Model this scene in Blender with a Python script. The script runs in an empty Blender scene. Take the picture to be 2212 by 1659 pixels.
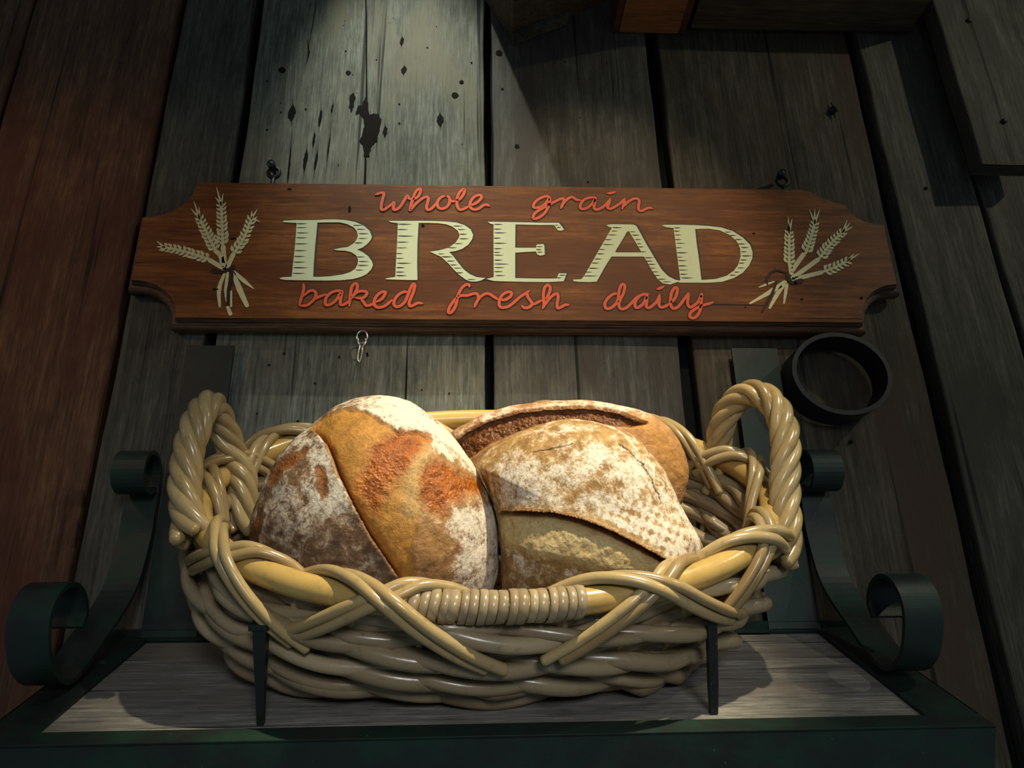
import bpy, bmesh, math, random
import numpy as np
from mathutils import Vector, Matrix, Quaternion

C = bpy.context.scene.collection
PI = math.pi
random.seed(7)

# ---------------------------------------------------------------- camera, world, lights, exposure
cam_data = bpy.data.cameras.new('camera')
cam_data.sensor_fit = 'HORIZONTAL'
cam_data.sensor_width = 36.0
cam_data.lens = 1600.0 / 2212.0 * 36.0
cam_data.clip_start = 0.02
cam = bpy.data.objects.new('camera', cam_data)
C.objects.link(cam)
cam.matrix_world = Matrix((
    (0.99876881, -0.00274455, -0.04953119, 0.0),
    (-0.04717162, -0.36155859, -0.93115532, 0.0),
    (-0.01535282, 0.93234535, -0.36124290, 0.0),
    (0, 0, 0, 1)))
bpy.context.scene.camera = cam

sc = bpy.context.scene
sc.view_settings.view_transform = 'Standard'
sc.view_settings.look = 'None'
sc.view_settings.gamma = 1.0
sc.view_settings.exposure = 0.0
sc.view_settings.use_curve_mapping = False
sc.cycles.use_denoising = True
sc.cycles.sample_clamp_indirect = 4.0

world = bpy.data.worlds.new('dim_room')
sc.world = world
world.use_nodes = True
bgn = world.node_tree.nodes['Background']
bgn.inputs['Color'].default_value = (0.52, 0.66, 0.72, 1)
bgn.inputs['Strength'].default_value = 0.145


def aim(o, target):
    d = Vector(target) - o.location
    o.rotation_euler = d.to_track_quat('-Z', 'Y').to_euler()


def spot(name, loc, target, watts, color, angle, blend, radius):
    l = bpy.data.lights.new(name, 'SPOT')
    l.energy = watts
    l.color = color
    l.spot_size = math.radians(angle)
    l.spot_blend = blend
    l.shadow_soft_size = radius
    o = bpy.data.objects.new(name, l)
    C.objects.link(o)
    o.location = loc
    aim(o, target)
    return o


# ceiling spot over the bread, in front and to the right
spot('bread_spot', (0.56, -0.04, 1.46), (0.04, 0.82, 0.13), 195, (1.0, 0.86, 0.59), 25.5, 0.8, 0.018)
# second ceiling spot on the sign
spot('sign_spot', (0.42, -0.10, 1.30), (0.16, 0.97, 0.550), 33, (1.0, 0.80, 0.52), 32, 0.7, 0.012)
# cooler spot raking down the wide grey boards
spot('wall_spot', (-0.20, 0.54, 1.78), (-0.100, 1.0, 0.80), 74, (0.98, 1.0, 0.84), 29.5, 1.0, 0.010)
# dim lamp high on the right, over the dark boards
spot('right_lamp', (1.75, 0.02, 1.45), (0.62, 1.0, 0.50), 22, (1.0, 0.90, 0.68), 64, 0.9, 0.02)
# reddish lamp far off on the left
spot('red_lamp', (-1.25, 0.15, 0.9), (-0.68, 1.0, 0.50), 8.0, (1.0, 0.56, 0.30), 50, 0.9, 0.06)
# cool fill light added low in front to lift the basket front and shelf
spot('room_fill', (0.40, -1.55, 0.55), (0.06, 0.8, -0.03), 80, (0.95, 0.97, 1.0), 34, 1.0, 0.3)


# ---------------------------------------------------------------- helpers: materials
class N:
    """tiny node-graph writer"""
    def __init__(self, name):
        self.m = bpy.data.materials.new(name)
        self.m.use_nodes = True
        self.t = self.m.node_tree
        self.b = self.t.nodes['Principled BSDF']
        self._n = 0

    def node(self, kind, **props):
        n = self.t.nodes.new(kind)
        for k, v in props.items():
            setattr(n, k, v)
        return n

    def put(self, sock, v):
        if hasattr(v, 'is_output'):
            self.t.links.new(v, sock)
        elif isinstance(v, (tuple, list)) and len(v) == 3 and sock.type == 'RGBA':
            sock.default_value = (*v, 1)
        else:
            sock.default_value = v

    def coords(self, scale=(1, 1, 1), loc=(0, 0, 0), rot=(0, 0, 0)):
        tc = self.node('ShaderNodeTexCoord')
        mp = self.node('ShaderNodeMapping')
        self.t.links.new(tc.outputs['Object'], mp.inputs['Vector'])
        mp.inputs['Scale'].default_value = scale
        mp.inputs['Location'].default_value = loc
        mp.inputs['Rotation'].default_value = rot
        return mp.outputs['Vector']

    def noise(self, vec, scale=5, detail=6, rough=0.55, dist=0.0):
        n = self.node('ShaderNodeTexNoise')
        self.put(n.inputs['Vector'], vec)
        n.inputs['Scale'].default_value = scale
        n.inputs['Detail'].default_value = detail
        n.inputs['Roughness'].default_value = rough
        n.inputs['Distortion'].default_value = dist
        return n.outputs['Fac']

    def voro(self, vec, scale=5, feature='F1'):
        n = self.node('ShaderNodeTexVoronoi', feature=feature)
        self.put(n.inputs['Vector'], vec)
        n.inputs['Scale'].default_value = scale
        return n.outputs['Distance']

    def ramp(self, fac, stops):
        n = self.node('ShaderNodeValToRGB')
        self.put(n.inputs['Fac'], fac)
        e = n.color_ramp.elements
        while len(e) < len(stops):
            e.new(0.5)
        for el, (p, c) in zip(e, stops):
            el.position = p
            el.color = (*c, 1) if isinstance(c, tuple) else (c, c, c, 1)
        return n.outputs['Color']

    def mix(self, fac, a, b, blend='MIX'):
        n = self.node('ShaderNodeMix', data_type='RGBA', blend_type=blend)
        self.put(n.inputs[0], fac)
        self.put(n.inputs[6], a)
        self.put(n.inputs[7], b)
        return n.outputs[2]

    def math(self, op, a, b=0.0, c=None, clamp=False):
        n = self.node('ShaderNodeMath', operation=op, use_clamp=clamp)
        self.put(n.inputs[0], a)
        self.put(n.inputs[1], b)
        if c is not None:
            self.put(n.inputs[2], c)
        return n.outputs[0]

    def attr(self, name):
        n = self.node('ShaderNodeAttribute', attribute_name=name)
        s = self.node('ShaderNodeSeparateColor')
        self.t.links.new(n.outputs['Color'], s.inputs[0])
        return s.outputs

    def bump(self, height, strength=0.3, dist=0.002, normal=None):
        n = self.node('ShaderNodeBump')
        self.put(n.inputs['Height'], height)
        n.inputs['Strength'].default_value = strength
        n.inputs['Distance'].default_value = dist
        if normal is not None:
            self.put(n.inputs['Normal'], normal)
        return n.outputs['Normal']

    def out(self, color=None, rough=None, normal=None, metal=None, spec=None, coat=None):
        for k, v in (('Base Color', color), ('Roughness', rough), ('Normal', normal), ('Metallic', metal),
                     ('Specular IOR Level', spec), ('Coat Weight', coat)):
            if v is not None:
                self.put(self.b.inputs[k], v)
        return self.m


def wood(name, dark, light, grain='z', seed=0.0, rough=0.75, contrast=1.0, fine=1.0, stain=None, spec=0.3, bump=0.5):
    """weathered board: long fibres, broad tone bands, worn patches"""
    g = N(name)
    st = {'z': (1, 1, 0.045), 'x': (0.045, 1, 1)}[grain]
    v = g.coords(st, (seed * 3.1, seed * 1.7, seed * 2.3))
    vb = g.coords({'z': (1, 1, 0.22), 'x': (0.22, 1, 1)}[grain], (seed, seed * 2, -seed))
    fib = g.noise(g.coords({'z': (1, 1, 0.06), 'x': (0.06, 1, 1)}[grain], (seed, seed * 2.7, seed * 1.3)), 330 * fine, 6, 0.7, 0.2)
    band = g.noise(v, 55, 6, 0.65, 0.9)
    wear = g.noise(vb, 15, 8, 0.68, 0.5)
    blot = g.noise(g.coords({'z': (1, 1, 0.5), 'x': (0.5, 1, 1)}[grain]), 70, 6, 0.75)
    f = g.math('MULTIPLY_ADD', fib, 0.80, -0.40 + 0.5)
    f = g.math('ADD', f, g.math('MULTIPLY_ADD', band, 0.42, -0.21))
    f = g.math('ADD', f, g.math('MULTIPLY_ADD', wear, 0.50, -0.25))
    f = g.math('ADD', f, g.math('MULTIPLY_ADD', blot, 0.32, -0.16))
    lo, hi = 0.5 - 0.20 / contrast, 0.5 + 0.20 / contrast
    mid = tuple((a * 0.62 + b * 0.38) for a, b in zip(dark, light))
    col = g.ramp(f, [(lo, dark), (0.5, mid), (hi, light)])
    if stain:
        sm = g.ramp(g.noise(g.coords({'z': (1, 1, 0.35), 'x': (0.35, 1, 1)}[grain], (seed * 5, 0, seed)), 7, 6, 0.65, 0.8),
                    [(0.47, 0.0), (0.62, 1.0)])
        col = g.mix(sm, col, stain)
    crack = g.ramp(g.noise(g.coords({'z': (1, 1, 0.02), 'x': (0.02, 1, 1)}[grain], (seed * 7, 0, seed)), 70, 3, 0.5),
                   [(0.30, 1.0), (0.36, 0.0)])
    col = g.mix(crack, col, tuple(c * 0.25 for c in dark))
    h = g.math('SUBTRACT', f, g.math('MULTIPLY', crack, 0.3))
    return g.out(col, rough, g.bump(h, bump, 0.004), spec=spec)


def plain(name, color, rough=0.5, metal=0.0, spec=0.5, vary=0.25, scale=60, bump=0.15):
    g = N(name)
    n = g.noise(g.coords(), scale, 6, 0.65)
    col = g.mix(n, tuple(c * (1 - vary) for c in color), tuple(min(1, c * (1 + vary)) for c in color))
    return g.out(col, rough, g.bump(n, bump, 0.001), metal, spec)


def iron_mat(name, base=(0.016, 0.022, 0.020), tint=(0.010, 0.034, 0.022)):
    g = N(name)
    a = g.noise(g.coords(), 22, 6, 0.6)
    b = g.noise(g.coords(), 160, 4, 0.6)
    col = g.mix(g.ramp(a, [(0.42, 0.0), (0.62, 1.0)]), base, tint)
    chip = g.ramp(b, [(0.70, 0.0), (0.74, 1.0)])
    col = g.mix(g.math('MULTIPLY', chip, 0.5), col, (0.16, 0.17, 0.16))
    return g.out(col, g.ramp(a, [(0.3, 0.38), (0.7, 0.58)]), g.bump(b, 0.15, 0.001), 0.25, 0.5)


M = {}
M['iron'] = iron_mat('wrought_iron')
M['black_iron'] = iron_mat('black_iron', (0.012, 0.014, 0.015), (0.010, 0.016, 0.014))
g = N('worn_iron_edge')
nn = g.noise(g.coords((0.5, 1, 1)), 130, 5, 0.7)
M['worn'] = g.out(g.ramp(nn, [(0.36, (0.05, 0.055, 0.05)), (0.50, (0.30, 0.31, 0.28)), (0.62, (0.75, 0.75, 0.66))]), 0.5, None, 0.2, 0.5)
g = N('board_with_white_flecks')
nn = g.noise(g.coords((0.18, 1, 1)), 260, 5, 0.7)
n2 = g.noise(g.coords((0.4, 1, 1)), 22, 3, 0.6)
nn = g.math('ADD', g.math('MULTIPLY', nn, 0.6), g.math('MULTIPLY', n2, 0.4))
M['flecked'] = g.out(g.ramp(nn, [(0.48, (0.075, 0.073, 0.068)), (0.58, (0.17, 0.165, 0.15)), (0.66, (0.60, 0.57, 0.47))]), 0.8, None, 0, 0.2)
M['steel'] = plain('bright_steel', (0.62, 0.60, 0.55), 0.25, 1.0, 0.5, 0.1)
M['dark_gap'] = plain('dark_recess', (0.008, 0.010, 0.011), 0.9, 0, 0.1)
M['knot'] = plain('dark_knot', (0.007, 0.0058, 0.005), 0.9, 0, 0.1, 0.6, 120, 0.4)
M['board_grey'] = wood('grey_weathered_board', (0.055, 0.062, 0.052), (0.235, 0.250, 0.205), 'z', 1.3, contrast=1.15,
                       stain=(0.17, 0.16, 0.115))
M['board_taupe'] = wood('taupe_board', (0.034, 0.033, 0.028), (0.150, 0.147, 0.122), 'z', 4.1, fine=0.8, stain=(0.055, 0.047, 0.038))
M['board_brown'] = wood('dark_brown_board', (0.020, 0.019, 0.014), (0.115, 0.100, 0.066), 'z', 6.7, fine=0.6, stain=(0.055, 0.036, 0.022))
M['board_edge'] = wood('narrow_grey_brown_board', (0.030, 0.030, 0.024), (0.135, 0.130, 0.10), 'z', 8.2, fine=0.7, stain=(0.05, 0.048, 0.036))
M['board_shade'] = wood('dull_brown_board', (0.026, 0.027, 0.022), (0.125, 0.125, 0.10), 'z', 2.6, fine=0.7)
M['board_red'] = wood('red_brown_board', (0.040, 0.020, 0.012), (0.21, 0.105, 0.055), 'z', 9.4, fine=0.7, stain=(0.085, 0.030, 0.016))
M['shelf_wood'] = wood('grey_shelf_board', (0.085, 0.082, 0.074), (0.36, 0.34, 0.30), 'x', 3.3, fine=0.7, stain=(0.17, 0.145, 0.12))
M['crate_wood'] = wood('crate_board', (0.035, 0.026, 0.016), (0.13, 0.095, 0.055), 'x', 5.5)
M['crate_orange'] = wood('orange_crate_board', (0.16, 0.055, 0.018), (0.42, 0.17, 0.055), 'x', 2.2)
M['crate_red'] = wood('dark_red_crate_board', (0.05, 0.016, 0.010), (0.15, 0.05, 0.026), 'x', 7.2)
M['sign_wood'] = wood('varnished_sign_wood', (0.070, 0.020, 0.006), (0.32, 0.115, 0.026), 'x', 0.7, rough=0.5, contrast=0.9,
                      fine=0.7, stain=(0.120, 0.036, 0.008), spec=0.18, bump=0.1)
M['sign_edge'] = wood('worn_sign_moulding', (0.045, 0.020, 0.012), (0.20, 0.12, 0.075), 'x', 1.9, rough=0.5, fine=0.9)
M['cream'] = plain('cream_paint', (0.68, 0.73, 0.47), 0.6, 0, 0.2, 0.10, 45)
M['cream_warm'] = plain('wheat_paint', (0.70, 0.66, 0.37), 0.6, 0, 0.3, 0.22, 120)
M['kernel_shade'] = plain('wheat_shadow_paint', (0.20, 0.17, 0.07), 0.6, 0, 0.3, 0.2)
M['red'] = plain('orange_red_paint', (0.74, 0.095, 0.022), 0.55, 0, 0.35, 0.14, 60)
M['ink'] = plain('dark_outline_paint', (0.030, 0.014, 0.012), 0.6, 0, 0.3, 0.2)
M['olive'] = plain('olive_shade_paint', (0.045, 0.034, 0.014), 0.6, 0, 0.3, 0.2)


def rattan(name, dark, light, aged):
    g = N(name)
    a = g.noise(g.coords(), 14, 4, 0.6)
    b = g.noise(g.coords((1, 1, 1)), 90, 5, 0.65)
    rnd = g.node('ShaderNodeAttribute', attribute_name='tone').outputs['Fac']
    col = g.mix(rnd, dark, light)
    col = g.mix(g.ramp(a, [(0.44, 0.0), (0.62, 0.8)]), col, aged)
    col = g.mix(g.ramp(b, [(0.55, 0.0), (0.75, 0.45)]), col, tuple(c * 0.45 for c in dark))
    return g.out(col, g.ramp(b, [(0.3, 0.16), (0.8, 0.36)]), g.bump(b, 0.12, 0.001), 0, 0.55)


M['rattan'] = rattan('varnished_rattan', (0.26, 0.17, 0.068), (0.47, 0.35, 0.155), (0.33, 0.255, 0.13))
M['rattan_pole'] = rattan('thick_rattan_pole', (0.42, 0.27, 0.075), (0.52, 0.36, 0.115), (0.36, 0.23, 0.065))
M['rattan_grey'] = rattan('aged_grey_rattan', (0.19, 0.135, 0.072), (0.38, 0.30, 0.175), (0.27, 0.21, 0.125))


# ---------------------------------------------------------------- helpers: objects
def tag(o, label=None, cat=None, group=None, kind=None):
    if label: o['label'] = label
    if cat: o['category'] = cat
    if group: o['group'] = group
    if kind: o['kind'] = kind
    return o


def thing(name, label, cat, loc=(0, 0, 0), group=None):
    o = bpy.data.objects.new(name, None)
    o.empty_display_size = 0.02
    C.objects.link(o)
    o.location = loc
    return tag(o, label, cat, group)


def link(name, me, mat, parent=None, smooth=False):
    o = bpy.data.objects.new(name, me)
    C.objects.link(o)
    for m in (mat if isinstance(mat, (list, tuple)) else [mat]):
        me.materials.append(m)
    if parent is not None:
        o.parent = parent
        o.matrix_parent_inverse = Matrix.Translation(-parent_world(parent))
    if smooth:
        me.polygons.foreach_set('use_smooth', [True] * len(me.polygons))
    me.update()
    return o


def parent_world(p):
    v = Vector((0, 0, 0))
    while p is not None:
        if p.type == 'EMPTY':
            v += p.location
        p = p.parent
    return v


def mesh_np(name, verts, faces):
    """verts (n,3), faces (m,4) or (m,3) arrays"""
    me = bpy.data.meshes.new(name)
    verts = np.asarray(verts, np.float32)
    faces = np.asarray(faces, np.int32)
    k = faces.shape[1]
    me.vertices.add(len(verts))
    me.vertices.foreach_set('co', verts.ravel())
    me.loops.add(faces.size)
    me.loops.foreach_set('vertex_index', faces.ravel())
    me.polygons.add(len(faces))
    me.polygons.foreach_set('loop_start', np.arange(0, faces.size, k, dtype=np.int32))
    me.update(calc_edges=True)
    me.validate()
    return me


class MB:
    """collects vertices / faces, builds ONE mesh object"""
    def __init__(self):
        self.v, self.f, self.mi, self.tone = [], [], [], []

    def add(self, verts, faces, mi=0, tone=0.5):
        o = len(self.v)
        self.v += [tuple(map(float, p)) for p in verts]
        self.f += [tuple(i + o for i in f) for f in faces]
        self.mi += [mi] * len(faces)
        self.tone += [tone] * len(verts)
        return self

    def build(self, name, mat, parent=None, smooth=False):
        me = bpy.data.meshes.new(name)
        me.from_pydata(self.v, [], self.f)
        at = me.attributes.new('tone', 'FLOAT', 'POINT')
        at.data.foreach_set('value', self.tone)
        o = link(name, me, mat, parent, smooth)
        me.polygons.foreach_set('material_index', self.mi)
        me.update()
        return o

    def box(self, x0, x1, y0, y1, z0, z1, bev=0.0, mi=0, fn=None):
        bm = bmesh.new()
        bmesh.ops.create_cube(bm, size=1)
        for v in bm.verts:
            v.co = Vector(((x0 + x1) / 2 + v.co.x * (x1 - x0), (y0 + y1) / 2 + v.co.y * (y1 - y0), (z0 + z1) / 2 + v.co.z * (z1 - z0)))
        if bev:
            bmesh.ops.bevel(bm, geom=list(bm.edges), offset=bev, segments=2, affect='EDGES', profile=0.7)
        bm.verts.index_update()
        self.add([(fn(v.co) if fn else v.co) for v in bm.verts], [[v.index for v in f.verts] for f in bm.faces], mi)
        bm.free()
        return self

    def tube(self, pts, rad, seg=12, closed=False, cap=True, tone=0.5):
        V, F = tube_geo(pts, rad, seg, closed, cap)
        return self.add(V, F, 0, tone)

    def band(self, path, width_vec, thick, normal_fn=None, closed=False):
        """flat strip: path points, swept across width_vec, with thickness"""
        P = [Vector(p) for p in path]
        w = Vector(width_vec)
        n = len(P)
        V = []
        for i in range(n):
            a = P[(i - 1) % n] if closed or i else P[0]
            b = P[(i + 1) % n] if closed or i < n - 1 else P[-1]
            t = (b - a).normalized()
            nrm = t.cross(w).normalized() * (thick / 2)
            V += [P[i] - w / 2 - nrm, P[i] + w / 2 - nrm, P[i] + w / 2 + nrm, P[i] - w / 2 + nrm]
        F = []
        m = n if closed else n - 1
        for i in range(m):
            a, b = i * 4, ((i + 1) % n) * 4
            for k in range(4):
                F.append((a + k, a + (k + 1) % 4, b + (k + 1) % 4, b + k))
        if not closed:
            F += [(3, 2, 1, 0), (n * 4 - 4, n * 4 - 3, n * 4 - 2, n * 4 - 1)]
        return self.add(V, F)


def catmull(P, per=8, closed=False):
    P = np.asarray(P, float)
    n = len(P)
    out = []
    rng = range(n if closed else n - 1)
    for i in rng:
        if closed:
            p0, p1, p2, p3 = P[(i - 1) % n], P[i], P[(i + 1) % n], P[(i + 2) % n]
        else:
            p0, p1, p2, p3 = P[max(i - 1, 0)], P[i], P[i + 1], P[min(i + 2, n - 1)]
        for t in np.arange(per) / per:
            out.append(0.5 * (2 * p1 + (p2 - p0) * t + (2 * p0 - 5 * p1 + 4 * p2 - p3) * t * t + (3 * p1 - p0 - 3 * p2 + p3) * t ** 3))
    if not closed:
        out.append(P[-1])
    return np.array(out)


def tube_geo(pts, rad, seg=12, closed=False, cap=True):
    P = np.asarray(pts, float)
    n = len(P)
    R = np.full(n, rad) if np.isscalar(rad) else np.asarray(rad, float)
    if closed:
        T = np.roll(P, -1, 0) - np.roll(P, 1, 0)
    else:
        T = np.gradient(P, axis=0)
    T /= np.linalg.norm(T, axis=1)[:, None] + 1e-12
    u = np.cross(T[0], [0.3, 0.5, 0.81])
    u /= np.linalg.norm(u)
    U = np.zeros_like(P)
    for i in range(n):
        u = u - T[i] * u.dot(T[i])
        u /= np.linalg.norm(u) + 1e-12
        U[i] = u
    if closed:                                          # spread the closing twist evenly
        w = U[0]
        e = U[-1] - T[0] * U[-1].dot(T[0])
        ang = math.atan2(np.cross(e, w).dot(T[0]), e.dot(w))
    else:
        ang = 0
    B = np.cross(T, U)
    k = np.arange(seg) * 2 * PI / seg
    A = k[None, :] + (ang * np.arange(n) / n)[:, None]
    V = P[:, None, :] + R[:, None, None] * (np.cos(A)[..., None] * U[:, None, :] + np.sin(A)[..., None] * B[:, None, :])
    V = V.reshape(-1, 3)
    F = []
    m = n if closed else n - 1
    for i in range(m):
        a, b = i * seg, ((i + 1) % n) * seg
        for j in range(seg):
            j2 = (j + 1) % seg
            F.append((a + j, a + j2, b + j2, b + j))
    V = list(map(tuple, V))
    if cap and not closed:
        for i, s in ((0, -1), (n - 1, 1)):
            c = len(V)
            V.append(tuple(P[i] + T[i] * s * R[i] * 0.45))
            for j in range(seg):
                q = (i * seg + j, i * seg + (j + 1) % seg)
                F.append((q[0], q[1], c) if s > 0 else (q[1], q[0], c))
    return V, F


# ---------------------------------------------------------------- the setting: the board wall
WALL = 1.0                                              # wall face, metres in front of the camera


def board(mb, x0, x1, z0, z1, y0, seed, mi, bev=0.0035, th=0.028):
    """one long board with slightly wandering edges"""
    rnd = random.Random(seed)
    ph = [rnd.uniform(0, 6.3) for _ in range(6)]
    nz = 60
    V, F = [], []
    def wob(z, k):
        return 0.0012 * math.sin(z * 9 + ph[k]) + 0.0007 * math.sin(z * 31 + ph[k + 1])
    prof = [(0, th), (0, bev), (bev * 0.35, bev * 0.3), (bev, 0), (None, 0), (-bev, 0), (-bev * 0.35, bev * 0.3), (0, bev), (0, th)]
    for i in range(nz + 1):
        z = z0 + (z1 - z0) * i / nz
        a, b = x0 + wob(z, 0), x1 + wob(z, 2)
        cup = 0.0012 * math.sin(z * 3 + ph[4])
        for k, (o, d) in enumerate(prof):
            x = (a + b) / 2 if o is None else (a + o if k < 4 else b + o)
            V.append((x, y0 + d + (cup if o is None else 0), z))
    m = len(prof)
    for i in range(nz):
        for k in range(m - 1):
            F.append((i * m + k, i * m + k + 1, (i + 1) * m + k + 1, (i + 1) * m + k))
    mb.add(V, F, mi)


mb = MB()
mb.box(-1.6, 1.6, 1.030, 1.05, -0.9, 1.7, 0, 0)
for k, (x0, x1, y0, mi) in enumerate([(-0.512, -0.392, 1.0, 1), (-0.377, 0.0145, 1.0, 2), (0.0275, 0.304, 1.0, 3),
                                      (0.326, 0.674, 1.004, 4), (0.695, 0.836, 1.0, 5), (0.846, 1.06, 1.002, 5), (1.07, 1.5, 1.0, 4)]):
    board(mb, x0, x1, -0.88, 1.68, y0, 30 + k, mi)
wall = mb.build('wall_back', [M['dark_gap'], M['board_shade'], M['board_grey'], M['board_taupe'], M['board_brown'], M['board_edge']])
tag(wall, 'wall of weathered grey and brown vertical boards behind the sign and basket', 'wall', kind='structure')

mb = MB()
mb.box(-1.6, -0.519, 1.028, 1.05, -0.9, 1.7, 0, 0)
for k, (x0, x1) in enumerate([(-0.762, -0.519), (-1.1, -0.768), (-1.5, -1.106)]):
    board(mb, x0, x1, -0.88, 1.68, 0.995, 60 + k, 1)
wl = mb.build('wall_left', [M['dark_gap'], M['board_red']])
tag(wl, 'reddish brown vertical boards at the left end of the wall', 'wall', kind='structure')


def inlay(mb, poly, y, th=0.0012, mi=0):
    """thin plug set into a board face, given as (x, z)"""
    n = len(poly)
    V = [(x, y - 0.0005, z) for x, z in poly] + [(x, y + th, z) for x, z in poly]
    F = [tuple(range(n))] + [(i, i + n, (i + 1) % n + n, (i + 1) % n) for i in range(n)]
    mb.add(V, F, mi)


mb = MB()
def crackline(pts, w):
    L, R = [], []
    for i, (x, z) in enumerate(pts):
        k = w * (1 if 0 < i < len(pts) - 1 else 0.15) * random.uniform(0.6, 1.2)
        L.append((x - k, z)); R.append((x + k, z))
    inlay(mb, L + R[::-1], 0.9995)
crackline([(-0.200 + 0.002 * math.sin(k * 1.3), 1.40 - k * 0.05) for k in range(6)] + [(-0.196, 1.10), (-0.192, 1.04), (-0.188, 0.97), (-0.184, 0.90), (-0.182, 0.86), (-0.180, 0.80), (-0.1785, 0.77), (-0.177, 0.70), (-0.176, 0.60), (-0.174, 0.46)], 0.0019)
crackline([(-0.100, 0.46), (-0.099, 0.40), (-0.099, 0.33), (-0.098, 0.25)], 0.0009)
crackline([(-0.285, 1.12), (-0.287, 1.06), (-0.290, 1.0)], 0.0012)
crackline([(-0.293, 1.03), (-0.288, 1.0), (-0.290, 0.975)], 0.0022)
def hole(cx, cz, r, ry=None, n=14):
    ry = ry or r
    if ry > 1.6 * r:                                     # checks and knots: a spindle with thin tails along the grain
        L, R = [], []
        lean = random.uniform(-0.1, 0.1)
        for k in range(n + 1):
            q = -1 + 2 * k / n
            w = r * (0.95 * max(0.0, 1 - (q / 0.62) ** 2) ** 1.2 + 0.16 * (1 - abs(q))) * random.uniform(0.75, 1.15) + 0.0001
            x = cx + lean * q * ry + 0.15 * r * math.sin(q * 5)
            L.append((x - w, cz + q * ry * 1.7)); R.append((x + w * random.uniform(0.8, 1.2), cz + q * ry * 1.7))
        inlay(mb, L + R[::-1], 0.9995)
    else:
        inlay(mb, [(cx + r * math.cos(a * 2 * PI / n) * random.uniform(0.85, 1.12), cz + ry * math.sin(a * 2 * PI / n) * random.uniform(0.85, 1.12)) for a in range(n)], 0.9995)


def ragged(poly, amp, per=4):
    out = []
    for i in range(len(poly)):
        a, b = poly[i], poly[(i + 1) % len(poly)]
        for q in range(per):
            u = q / per
            out.append((a[0] + (b[0] - a[0]) * u + random.uniform(-amp, amp) * 0.7, a[1] + (b[1] - a[1]) * u + random.uniform(-amp, amp)))
    return out


# rotten hole around the split
inlay(mb, ragged([(-0.187, 0.905), (-0.182, 0.900), (-0.178, 0.868), (-0.163, 0.872), (-0.158, 0.86), (-0.160, 0.835), (-0.163, 0.815), (-0.168, 0.808), (-0.172, 0.800), (-0.174, 0.785),
                  (-0.181, 0.785), (-0.184, 0.800), (-0.190, 0.815), (-0.186, 0.83), (-0.184, 0.848), (-0.190, 0.868), (-0.196, 0.872), (-0.200, 0.868), (-0.198, 0.885), (-0.190, 0.888)], 0.0018), 0.9994)
inlay(mb, ragged([(-0.213, 0.908), (-0.207, 0.914), (-0.203, 0.905), (-0.205, 0.885), (-0.208, 0.872), (-0.212, 0.885)], 0.0012), 0.9994)
for (cx, cz, r, ry) in [(-0.330, 0.96, 0.006, 0.006), (-0.218, 0.957, 0.0045, 0.005), (-0.124, 0.966, 0.004, 0.009), (-0.025, 0.943, 0.004, 0.004),
                        (-0.036, 0.914, 0.006, 0.006), (-0.060, 0.862, 0.005, 0.013), (-0.305, 0.870, 0.006, 0.016), (-0.130, 1.03, 0.003, 0.010),
                        (0.040, 1.01, 0.006, 0.006), (0.045, 0.93, 0.0022, 0.002), (0.068, 0.81, 0.004, 0.004), (-0.24, 0.88, 0.0015, 0.010), (-0.258, 0.86, 0.0025, 0.018),
                        (-0.265, 0.815, 0.0018, 0.016), (-0.258, 0.775, 0.002, 0.02), (-0.275, 0.775, 0.003, 0.022), (-0.30, 0.765, 0.0014, 0.04), (-0.24, 0.80, 0.0012, 0.03), (-0.15, 0.835, 0.003, 0.012),
                        (0.62, 0.9, 0.006, 0.01), (0.75, 0.74, 0.003, 0.003), (0.54, 0.30, 0.003, 0.003)]:
    hole(cx, cz, r, ry)
for _ in range(36):
    hole(random.uniform(-0.36, 0.0), random.choice([random.uniform(0.72, 1.1), random.uniform(0.3, 0.44)]), random.uniform(0.0007, 0.0018))
for _ in range(10):
    hole(random.uniform(0.05, 0.29), random.uniform(0.3, 1.0), random.uniform(0.0007, 0.0018))
mb.build('split_and_knots', M['knot'], wall)

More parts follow.
